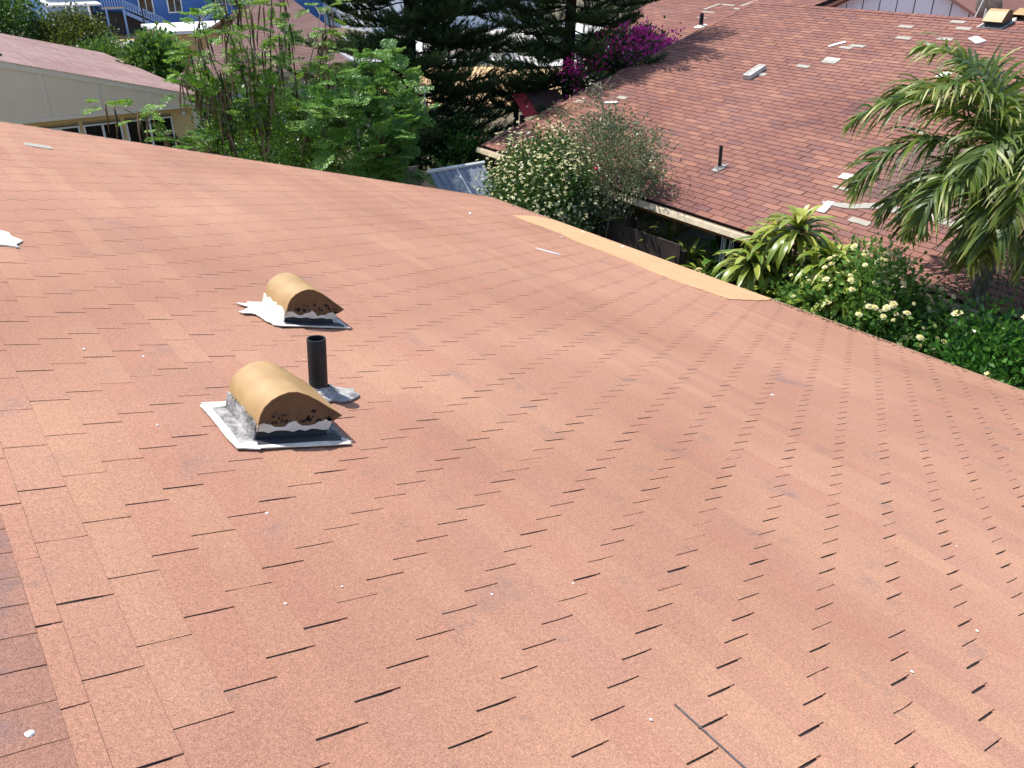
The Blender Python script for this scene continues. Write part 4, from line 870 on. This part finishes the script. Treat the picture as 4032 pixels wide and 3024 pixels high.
limbs.build("limbs", MT['bark_mid'], tr); twigs.build("twigs", MT['bark_pale'], tr)
for e_, d in ends:
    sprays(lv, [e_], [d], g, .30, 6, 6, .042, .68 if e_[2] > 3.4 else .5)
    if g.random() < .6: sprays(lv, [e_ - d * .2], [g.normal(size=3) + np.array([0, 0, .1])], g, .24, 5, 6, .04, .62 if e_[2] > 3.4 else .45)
# denser lower growth
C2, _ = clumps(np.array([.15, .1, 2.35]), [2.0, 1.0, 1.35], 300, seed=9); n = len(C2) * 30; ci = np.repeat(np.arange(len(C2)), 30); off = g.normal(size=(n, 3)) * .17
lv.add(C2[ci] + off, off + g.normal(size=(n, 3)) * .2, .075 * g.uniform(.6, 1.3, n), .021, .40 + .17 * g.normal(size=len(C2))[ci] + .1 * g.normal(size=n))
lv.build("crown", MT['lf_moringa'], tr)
pods = []
for k in range(5):
    mb = MB(); b0 = g.normal() * .05; L_ = .40 + .06 * k
    mb.tube([(0, 0, 0), (.01, b0 * .3, -.08), (.02 + b0 * .3, b0 * .5, -L_ * .5), (.02, b0, -L_)], [.005, .016, .019, .004], 4, t=(.02, .3, .55, .75, .95)[k]); pods.append(mb.mesh("pod", MT['pod']))
pod_pts = [q for q in pod_pts if q[2] > 1.6]
for q in [pod_pts[i] for i in g.permutation(len(pod_pts))[:290]]:
    o = bpy.data.objects.new("pod", pods[g.integers(5)]); link(o, tr); o.location = q; o.rotation_euler = (g.normal() * .1, g.normal() * .1, g.random() * 6)

lt = thing("lush_tree", "dense bright green feathery tree in front of the dark pine", "tree", (8.25, 16.3, 0)); O = np.array([8.25, 16.3, 0])
lv = Leaves(); lm = MB(); lm.tube([(0, 0, 0), (.05, .02, 1.0), (.0, .05, 2.0)], [.09, .075, .06], 7)
heads = [(7.0, 16.3, 3.75), (7.35, 15.9, 3.95), (7.8, 16.2, 4.2), (8.3, 16.0, 4.3), (8.7, 16.2, 4.45), (9.05, 16.3, 3.9), (9.15, 16.3, 3.5), (8.75, 16.4, 3.0), (8.05, 15.8, 2.5), (8.4, 15.4, 2.6), (7.9, 15.4, 2.7), (7.5, 15.5, 3.1), (7.15, 15.8, 3.2), (8.1, 15.5, 3.4), (8.6, 15.6, 3.5), (8.0, 15.8, 3.8), (8.75, 16.0, 3.3), (8.5, 16.6, 4.0), (7.6, 16.7, 3.7), (7.3, 16.0, 2.7), (7.9, 16.1, 2.3), (7.9, 16.3, 2.1), (7.7, 15.9, 2.2), (8.0, 17.0, 3.4), (8.9, 17.0, 3.2)]
for h in heads:
    h = np.array(h) - O; p = arc([0, .03, 1.6], h, .12, 5, .03, g); lm.tube(p, np.linspace(.035, .01, 5), 5)
    for k in range(13):
        d = g.normal(size=3) + (h - np.array([0, 0, 2.6])) * .7 + np.array([0, 0, .15]); d /= np.linalg.norm(d); st_ = h + g.normal(size=3) * .2
        sprays(lv, [st_], [d + g.normal(size=3) * .35], g, .36, 6, 7, .05, .52)
lm.build("limbs", MT['bark_mid'], lt); lv.build("crown", MT['lf_moringa2'], lt)

# ---------------------------------------------------------------- norfolk pines
def pine(label, base, trunk_r, rad, ztop, zlow, seed, nwh=.42):
    t = thing("whorled_pine", label, "tree", base, group=None); g = np.random.default_rng(seed)
    tk = MB(); zs = np.linspace(0, ztop + 1, 12); tk.tube([(g.normal() * .015, g.normal() * .015, z) for z in zs], [trunk_r * (1 - .62 * z / (ztop + 1)) * (1.25 if z < .1 else 1) for z in zs], 12); tk.build("trunk", MT['bark'], t, smooth=True)
    bm_ = MB(); NP_, ND, NL, NT = [], [], [], []
    z = zlow; az0 = 0
    while z < ztop:
        f = (z - zlow) / (ztop - zlow); R = rad * (1 - f * .32) * g.uniform(.85, 1.1); nbr = 6; az0 += .55
        for k in range(nbr):
            az = az0 + 2 * math.pi * k / nbr + g.normal() * .12; L_ = R * g.uniform(.78, 1.12); h = np.array([math.cos(az), math.sin(az), 0]); z1 = z + g.normal() * .17
            m_ = 9; u = np.linspace(0, 1, m_); droop = -.42 * L_ * g.uniform(.1, .5)
            pts = np.array([0, 0, z1]) + np.outer(u * L_, h) + np.outer(droop * np.sin(u * 2.0) + .16 * L_ * u ** 3, [0, 0, 1]); pts[1:] += g.normal(size=(m_ - 1, 3)) * .02
            bm_.tube(pts, np.linspace(.028, .008, m_), 4, cap=False)
            sd_ = np.array([-h[1], h[0], 0.]); nbl = int(L_ / .072)
            for j in range(nbl):
                uu = .16 + .84 * (j + g.random()) / nbl; ip = uu * (m_ - 1); i0 = min(int(ip), m_ - 2); p = pts[i0] + (pts[i0 + 1] - pts[i0]) * (ip - i0)
                for sg in (-1, 1):
                    bl = (.16 + .40 * math.sin(math.pi * min(1, .25 + uu * .75)) ** .8) * g.uniform(.7, 1.15) * (1. if uu < .85 else .8)
                    d = h * g.uniform(.45, .9) + sd_ * sg * g.uniform(.5, .95) + np.array([0, 0, g.uniform(-.25, .35)]); d /= np.linalg.norm(d)
                    nn = int(bl * 72) + 6; v = np.sort(g.random(nn)); q = p + np.outer(v * bl, d) + np.outer(v ** 2 * bl * .45, [0, 0, 1])
                    ax = d + np.outer(v, [0, 0, .9]); rr = g.normal(size=(nn, 3)); ND.append(unit(unit(ax) * .95 + unit(rr) * .62 + np.array([0, 0, .12]))); NP_.append(q); NL.append(np.full(nn, .135) * g.uniform(.7, 1.2, nn)); tip = .22 + .5 * v ** 2 * g.random() + (.22 if g.random() < .1 else 0); NT.append(tip + g.normal(size=nn) * .1)
        z += nwh * g.uniform(.8, 1.2)
    bm_.build("branches", MT['bark'], t)
    P, Dn, Ln, T = np.concatenate(NP_), np.concatenate(ND), np.concatenate(NL), np.concatenate(NT); n = len(P)
    S = unit(np.cross(Dn, RNG.normal(size=(n, 3)))) * .0095
    V = np.stack([P - S, P + S, P + Dn * Ln[:, None]], 1).reshape(-1, 3); o = np_obj("crown", V, np.arange(3 * n).reshape(-1, 3), np.repeat(np.clip(T, 0, 1), 3), MT['lf_pine'], t)
    return t, n
_, n1 = pine("tall dark whorled pine with a stake at its trunk, beside the lush green tree", (11.5, 20.2, 0), .20, 3.3, 8.8, 1.6, 3, .31)
_, n2 = pine("tall dark whorled pine before the magenta blossoms", (15.75, 18.85, 0), 0.21, 3.2, 9.2, 2.8, 4, .38)
print("needles", n1, n2)

# ---------------------------------------------------------------- shrubs and hedges
shrub("hedge_shrub", "large grey green shrub at the end of the pinkish brown roof", "shrub", (4.6, 44, 0), (4.6, 44, 2.7), (2.6, 1.4, 2.3), 240, 80, .16, .055, 'lf_hedge', .32, .5, 61)
shrub("hedge_shrub", "brownish green rounded shrub between the larger shrub and the iron fence", "shrub", (7.6, 43, 0), (7.6, 43, 2.0), (1.5, 1.2, 1.75), 150, 80, .15, .05, 'lf_fern', .26, .32, 62)
shrub("hedge_shrub", "bright green low shrub at the eave of the pinkish brown roof", "shrub", (8.5, 39.5, 0), (8.3, 40.2, 1.6), (1.5, 1.0, 1.3), 150, 80, .13, .045, 'lf_hedge', .24, .72, 63)
shrub("round_tree", "round glossy dark leaved tree beside the umber roof", "tree", (8.7, 34.5, 0), (8.75, 34.5, 2.35), (.95, .9, 1.25), 110, 46, .22, .07, 'lf_dark', .2, .72, 64, stem=.06)
shrub("hedge_shrub", "small yellow green shrub below the round glossy tree", "shrub", (9.1, 31.2, 0), (9.1, 31.2, 1.6), (.85, .8, .9), 60, 46, .15, .045, 'lf_hedge', .2, .85, 65)
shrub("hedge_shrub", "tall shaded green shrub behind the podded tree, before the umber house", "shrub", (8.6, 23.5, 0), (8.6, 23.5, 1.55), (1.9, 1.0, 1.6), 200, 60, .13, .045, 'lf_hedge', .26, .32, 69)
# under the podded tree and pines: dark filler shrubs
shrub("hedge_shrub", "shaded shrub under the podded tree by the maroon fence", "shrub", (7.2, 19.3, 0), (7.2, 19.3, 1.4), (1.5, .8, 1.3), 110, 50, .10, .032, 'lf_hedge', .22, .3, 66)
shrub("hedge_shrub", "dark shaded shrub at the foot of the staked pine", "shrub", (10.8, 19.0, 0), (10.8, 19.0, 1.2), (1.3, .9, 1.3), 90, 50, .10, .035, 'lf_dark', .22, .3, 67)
shrub("hedge_shrub", "small leafy shrub between the grey board fence and the brown posts", "shrub", (11.7, 17.9, 0), (11.7, 17.9, 1.5), (.7, .6, 1.1), 60, 46, .11, .04, 'lf_bright', .2, .4, 68)

def flowered(t, C, c, base, n, r, mat, g, petals=5, low=-.2, stuff=True, name="flower", mesh=None, spread=.2, rr=(.75, 1.25)):
    cc = np.array(c) - base; P = []; N = []
    while len(P) < n:
        q = C[g.integers(len(C))] + g.normal(size=3) * spread; d = q - cc; d = d / np.linalg.norm(d)
        toc = np.array([-.55, -.55, .75]); 
        if d @ toc > low: P.append(q + d * .17 + np.array([-.03, -.02, .07])); N.append(d * .6 + np.array([0, 0, .6]) + g.normal(size=3) * .3)
    R = r * g.uniform(rr[0], rr[1], n)
    if stuff: return bloom_stuff(name + "s", mat, t, P, N, R, petals)
    for p, d, s_ in zip(P, N, R):
        o = bpy.data.objects.new(name, mesh); link(o, t); o.location = p; o.scale = (s_,) * 3; o.rotation_mode = 'QUATERNION'; o.rotation_quaternion = Vector(d).to_track_quat('Z', 'Y')
g = np.random.default_rng(15)
b0 = np.array([9.95, 12.55, 0]); c0 = (9.95, 12.55, 2.15)
t_, C_, _ = shrub("white_flower_shrub", "full shrub covered in small cream white blossoms at the eave corner", "shrub", (9.95, 12.55, 0), c0, (.85, 1.08, 1.36), 270, 64, .08, .026, 'lf_mock', .16, .58, 71)
flowered(t_, C_, c0, b0, 1600, .033, 'petal', g, 4, .1, spread=.16)
b0 = np.array([10.85, 12.0, 0]); c0 = (11.1, 12.0, 3.05)
t_, C_, _ = shrub("sparse_shrub", "sparse grey green shrub with arching bare twigs leaning over the cream gutter", "shrub", (10.85, 12.0, 0), c0, (.72, 1.2, .8), 230, 40, .07, .020, 'lf_sparse', .2, .45, 72, nstem=26, stem=.014, bark='bark_pale')
lv = Leaves(); mb = MB(); p = arc([.1, .1, 3.2], [.35, .45, 4.5], .15, 7, .03, g); mb.tube(p, np.linspace(.013, .005, 7), 4)
for j in range(1, 7):
    for _ in range(5):
        d = g.normal(size=3); d /= np.linalg.norm(d); e_ = p[j] + d * .3; mb.tube([p[j], e_], [.006, .003], 3); q = e_ + g.normal(size=(9, 3)) * .09; lv.add(q, g.normal(size=(9, 3)), .055, .015, .5 + .2 * g.normal(size=9))
for k in range(34):
    d = unit(g.normal(size=(1, 3)) * np.array([.8, 1.2, .6]) + np.array([0, 0, .35]))[0]; a_ = np.array(c0) - b0 + d * np.array([.5, .9, .55]); e2 = np.array(c0) - b0 + d * np.array([1.05, 1.75, 1.15]) * g.uniform(.85, 1.15); q = arc(a_, e2, g.uniform(-.05, .15), 5, .03, g); mb.tube(q, np.linspace(.007, .003, 5), 3)
    for j in range(5):
        m_ = 8; lv.add(q[j] + g.normal(size=(m_, 3)) * .06, g.normal(size=(m_, 3)), .06, .017, .5 + .2 * g.normal(size=m_))
mb.build("shoot", MT['bark_pale'], t_); lv.build("shoot_leaves", MT['lf_sparse'], t_)
o = MB().lathe([(.001, 0), (.03, .01), (.042, .04), (.03, .065), (.001, .07)], n=10).build("red_flower", MT['red_bloom'], t_, smooth=True); o.location = (-.45, -.45, 3.1)
b0 = np.array([10.25, 5.6, 0]); c0 = (10.25, 5.65, 1.95)
fm = flower_mesh("flower", 'petal', 6)
t_, C_, _ = shrub("gardenia_hedge", "dark green hedge dotted with large cream blossoms", "hedge", (10.25, 5.6, 0), c0, (.78, 1.3, 1.12), 230, 60, .085, .028, 'lf_gard', .16, .72, 73)
flowered(t_, C_, c0, b0, 230, .046, 'petal', g, 6, .25, False, "flower", fm, .12, (.55, 1.3))
b0 = np.array([10.0, 3.7, 0]); c0 = (10.0, 3.6, 1.75)
t_, C_, _ = shrub("bright_shrub", "bright green shrub with a few cream blossoms beyond the red eave", "shrub", (10.0, 3.7, 0), c0, (.8, 1.1, 1.25), 210, 60, .085, .026, 'lf_bright', .17, .52, 74)
flowered(t_, C_, c0, b0, 14, .07, 'petal', g, 6, .1, False, "flower", fm, .1)
b0 = np.array([16.7, 17.4, 0]); c0 = (16.7, 17.35, 3.3)
t_, C_, _ = shrub("bougainvillea", "sprawling bush of magenta blossoms along the brick red rake", "bush", (16.7, 17.4, 0), c0, (2.0, .6, 1.35), 200, 40, .10, .035, 'lf_dark', .22, .45, 75)
lv = Leaves(); Cb, _ = clumps(np.array(c0) - b0, [2.25, .8, 1.5], 190, .95, 81); Cb = Cb[(Cb[:, 2] > 2.2)]; n = len(Cb) * 44; ci = np.repeat(np.arange(len(Cb)), 44); off = g.normal(size=(n, 3)) * .12
lv.add(Cb[ci] + off, off + g.normal(size=(n, 3)) * .1, .085, .035, .55 + .25 * g.normal(size=n)); lv.build("bracts", MT['lf_bract'], t_)["kind"] = "stuff"
t_, C_, _ = shrub("silvery_shrub", "sparse silvery grey shrub behind the drooping palm fronds", "shrub", (11.0, 4.3, 0), (11.25, 4.3, 2.75), (.55, .8, .85), 120, 26, .05, .013, 'lf_sparse', .15, .2, 76, nstem=16, stem=.012, bark='bark_pale')

# ---------------------------------------------------------------- strap leaved plants
def strap(V, F, T, base, az, el, L_, wd, droop, tone, g, seg=7, crease=.25, tipw=.12, teeth=0, tipt=0):
    h = np.array([math.cos(az), math.sin(az), 0]); sd_ = np.array([-h[1], h[0], 0]); p = np.array(base, float); a = el; b0 = len(V)
    for k in range(seg + 1):
        f = k / seg; wv = wd * (math.sin(math.pi * min(.97, .12 + .80 * f)) ** .7) * (1 if k % 2 or not teeth else 1 - teeth)
        if k == seg: wv = wd * tipw * .3
        d = h * math.cos(a) + np.array([0, 0, math.sin(a)]); up_ = -h * math.sin(a) + np.array([0, 0, math.cos(a)])
        tt = tone + tipt * f
        V += [p - sd_ * wv + up_ * wv * crease, p, p + sd_ * wv + up_ * wv * crease]; T += [tt + .18, tt - .05, tt + .18]
        if k < seg:
            i = b0 + 3 * k; F += [(i, i + 1, i + 4, i + 3), (i + 1, i + 2, i + 5, i + 4)]
        p = p + d * L_ / seg; a -= droop / seg * (.6 + .8 * f)
def rosette(n, L_, wd, g, tone=.5, droop=1.6, elmax=1.45, elmin=-.25, teeth=0, seg=7, tipt=0):
    V, F, T = [], [], []
    for k in range(n):
        f = k / n; el = elmax + (elmin - elmax) * f ** .8 + g.normal() * .12
        strap(V, F, T, (0, 0, .12 * (1 - f)), k * 2.39996 + g.normal() * .15, el, L_ * g.uniform(.75, 1.1) * (.65 + .45 * min(1, f * 2.2)), wd * g.uniform(.8, 1.15), droop * g.uniform(.6, 1.2), tone + g.normal() * .13 + .18 * (f < .12), g, seg, teeth=teeth, tipt=tipt)
    return np.array(V), np.array(F), np.clip(np.array(T), 0, 1)
g = np.random.default_rng(25)
dr = thing("dracaena_clump", "clump of strap leaved plants with yellow green rosettes at the tan flashing", "plant", (10.28, 6.82, 0))
hd_ = [(10.35, 7.25, 3.05, .60), (10.05, 7.75, 2.45, .58), (10.35, 6.6, 2.72, .58), (10.0, 7.05, 1.95, .5), (10.6, 7.9, 2.2, .45), (10.0, 6.45, 2.2, .48), (10.55, 6.95, 2.5, .45), (9.95, 7.4, 2.0, .45), (10.15, 6.15, 2.5, .5), (10.4, 7.65, 2.75, .5)]
st_ = MB()
for k, (x, y, z, L_) in enumerate(hd_):
    V, F, T = rosette(66, L_ * 1.2, .05, g, .66, droop=2.0); o = np_obj("rosette", V + np.array([x - 10.2, y - 7.0, z]), F, T, MT['lf_drac'], dr)
    st_.tube([((x - 10.2) * .2, (y - 7.0) * .2, 0), ((x - 10.2) * .7, (y - 7) * .7, z * .6), (x - 10.2, y - 7.0, z + .1)], [.035, .03, .025], 6)
st_.build("stems", MT['bark_mid'], dr)
def strap_plant(name, label, pos, z, n, L_, wd, mat, tone, droop, elmin, teeth, seed, tipt=0, spike=False):
    t = thing(name, label, "plant", (pos[0], pos[1], 0)); g = np.random.default_rng(seed)
    V, F, T = rosette(n, L_, wd, g, tone, droop, 1.4, elmin, teeth, 9, tipt); np_obj("rosette", V + np.array([0, 0, z]), F, T, MT[mat], t)
    MB().tube([(0, 0, 0), (.02, .01, z * .5), (0, 0, z + .12)], [.04, .035, .03], 6).build("stem", MT['bark_mid'], t)
    if spike:
        mb = MB()
        for k in range(40):
            a_ = k * 2.4; q = (.055 * (1 - k / 44)); mb.add([(0, 0, z + .25 + k * .006), (q * math.cos(a_ - .3), q * math.sin(a_ - .3), z + .27 + k * .006), (q * 1.3 * math.cos(a_), q * 1.3 * math.sin(a_), z + .30 + k * .006), (q * math.cos(a_ + .3), q * math.sin(a_ + .3), z + .27 + k * .006)], [(0, 1, 2, 3)], g.random())
        mb.build("flower_spike", MT['straw'], t)
strap_plant("spiky_plant", "tall serrated leaved plant with a brown seed head by the white flowered shrub", (11.3, 11.2), 2.05, 12, .85, .045, 'lf_fern', .35, 1.1, .2, .3, 91, .1, True)
strap_plant("spiky_plant", "serrated leaved plant with a tan flower spike at the middle of the black fence", (11.35, 10.35), 1.85, 12, .72, .045, 'lf_fern', .35, .9, .1, .35, 92, .3, True)
strap_plant("spiky_plant", "small brown tipped plant between the two serrated plants", (11.3, 10.8), 1.8, 10, .5, .036, 'lf_fern', .5, 1.2, 0, .3, 93, .4)
strap_plant("strap_plant", "pale green strap leaved plant at the end of the black fence", (11.25, 9.75), 1.65, 30, .6, .034, 'lf_drac', .65, 1.7, -.1, 0, 94)
strap_plant("strap_plant", "pale strap leaved plant beside the white petunias", (11.15, 9.35), 1.42, 30, .6, .034, 'lf_drac', .6, 1.6, -.1, 0, 95)
strap_plant("broad_plant", "shaded dark broad leaved plant beneath the wind chime", (11.5, 9.35), 1.5, 12, .8, .10, 'lf_gard', .3, 1.4, 0, 0, 96)
strap_plant("fern_plant", "upright yellow green fern behind the metal shed", (10.55, 17.0), 1.55, 14, .9, .06, 'lf_fern', .45, .7, .7, .55, 97, .1)
strap_plant("fern_plant", "small fern between the metal shed and the cream gutter corner", (10.95, 16.3), 1.45, 9, .7, .045, 'lf_fern', .6, .9, .5, .55, 98, .1)
pt, pc, _ = shrub("petunia_plant", "small plant with white trumpet flowers by the black fence end", "plant", (10.95, 8.95, 0), (10.95, 8.95, 1.45), (.25, .4, .3), 26, 24, .06, .025, 'lf_bright', .1, .6, 77, stem=.012)
for q in ((-.12, .25, 1.78), (-.15, .12, 1.72), (-.05, .3, 1.7), (-.2, -.32, 1.55), (-.18, -.22, 1.58)):
    o = bpy.data.objects.new("flower", fm); link(o, pt); o.location = q; o.scale = (.075,) * 3; o.rotation_euler = (R_(-25), R_(-35), random.random() * 6)

# ---------------------------------------------------------------- palm
pm = thing("drooping_palm", "palm with long arching drooping fronds before the brick red roof", "palm", (11.22, 4.68, 0)); g = np.random.default_rng(33)
zs = np.linspace(0, 3.6, 14); mb = MB(); mb.tube([(.02 * math.sin(z * 2), 0, z) for z in zs], [.10 + .012 * (k % 2) for k in range(14)], 12); mb.build("trunk", MT['palm_bark'], pm, smooth=True)
MB().tube([(0, 0, 3.6), (0, 0, 3.95), (0, 0, 4.35)], [.085, .075, .04], 10).build("crownshaft", MT['lf_hedge'], pm, smooth=True)
def frond(az, el, L_, droop, tone, roll=0.):
    V, F, T = [], [], []; h = np.array([math.cos(az), math.sin(az), 0]); sd_ = np.array([-h[1], h[0], 0]); p = np.array([0, 0, 4.2]) + h * .04; a = el; ns = 84; R = []
    for k in range(ns + 1):
        f = k / ns; d = h * math.cos(a) + np.array([0, 0, math.sin(a)]); R.append((p.copy(), d, a)); p = p + d * L_ / ns; a -= droop / ns * (.45 + 1.1 * f)
    for k in range(0, ns + 1):
        f = k / ns; q, d, aa = R[k]
        if f < .13: continue
        ll = .66 * L_ / 2 * math.sin(math.pi * (.14 + .80 * (f - .13) / .87)) ** .75 * g.uniform(.85, 1.1); up_ = np.cross(sd_, d) * -1
        if up_[2] < 0: up_ = -up_
        for sg in (-1, 1):
            dd = d * g.uniform(.45, .8) + sd_ * sg * .72 + up_ * g.uniform(.05, .65) + g.normal(size=3) * .13; dd /= np.linalg.norm(dd); wv = .019 * g.uniform(.8, 1.25); pp = q.copy(); seg = 5; b0 = len(V); rf_ = up_ + g.normal(size=3) * .45; sl = np.cross(dd, rf_); sl /= np.linalg.norm(sl) + 1e-9; tt = tone + g.normal() * .14; tipc = g.uniform(.3, .62) if g.random() < .5 else .1; lj = ll * g.uniform(.8, 1.12); gr = g.uniform(.16, .42)
            for j in range(seg + 1):
                u = j / seg; ww = wv * (math.sin(math.pi * (.22 + .74 * u)) if j < seg else .06); V += [pp - sl * ww, pp + sl * ww]; T += [tt + tipc * u ** 2] * 2
                if j < seg: i = b0 + 2 * j; F.append((i, i + 1, i + 3, i + 2))
                dd = dd + np.array([0, 0, -gr * (.6 + u)]) + g.normal(size=3) * .05; dd /= np.linalg.norm(dd); sl = sl - dd * (sl @ dd); sl /= np.linalg.norm(sl) + 1e-9; pp = pp + dd * lj / seg
    o = np_obj("frond", np.array(V), np.array(F), np.clip(np.array(T), 0, 1), MT['lf_palm'], pm)
    MB().tube([r_[0] for r_ in R[::7]], np.linspace(.022, .005, len(R[::7])), 5).build("rachis", MT['lf_hedge'], o)
imgL = math.atan2(.59, -.81)
for az, el, L_, dr_, tn in [(imgL, .85, 2.5, 2.3, .42), (imgL - .45, 1.1, 2.6, 2.1, .45), (imgL - .95, 1.15, 2.5, 1.9, .5), (imgL + .5, .75, 2.2, 2.5, .45), (imgL + 1.1, 1.0, 2.1, 2.7, .52), (imgL + 1.6, 1.1, 2.2, 2.7, .5), (imgL + 2.2, .8, 2.2, 2.5, .42), (imgL - 1.5, 1.25, 2.4, 1.5, .5), (imgL - 2.1, 1.05, 2.4, 1.9, .45), (imgL + 2.9, .9, 2.3, 2.0, .45), (imgL + .15, 1.4, 2.3, 1.9, .58), (imgL - 2.7, .95, 2.4, 1.7, .45), (imgL + .85, .35, 1.9, 2.2, .4), (imgL - .2, .3, 1.8, 1.7, .38), (imgL + 1.9, 1.4, 2.0, 1.6, .58), (imgL - .7, 1.42, 2.4, 1.5, .55), (imgL + 1.8, .5, 1.8, 2.2, .42), (imgL + 1.35, .4, 2.0, 2.4, .4), (imgL + .75, 1.2, 2.1, 2.7, .48), (imgL + 1.3, 1.25, 2.2, 2.9, .5), (imgL + .3, .55, 2.0, 2.3, .4), (imgL + 1.0, .65, 2.2, 2.6, .42)]:
    frond(az, el, L_ * .95, dr_, tn + .0)

# ---------------------------------------------------------------- dry leaf litter caught along the near eave
g = np.random.default_rng(55); lv = Leaves(); n = 260
yy = np.concatenate([g.normal(5.2, .45, 150), g.uniform(3.2, 11.2, 110)]); xx = 9.0 + (11.87 - yy) * .1125 - np.abs(g.normal(0, .09, n)) - .02
lv.add(np.stack([xx, yy, np.full(n, .008)], 1), g.normal(size=(n, 3)) * np.array([1, 1, .12]), .045 * g.uniform(.5, 1.4, n), .012, g.random(n), .1, np.tile([0, 0, 1.], (n, 1)))
o = lv.build("leaf_litter", MT['pod'], None); o.matrix_world = DW; tag(o, "dry brown leaf litter caught along the red eave edge", "leaf litter", kind="stuff")
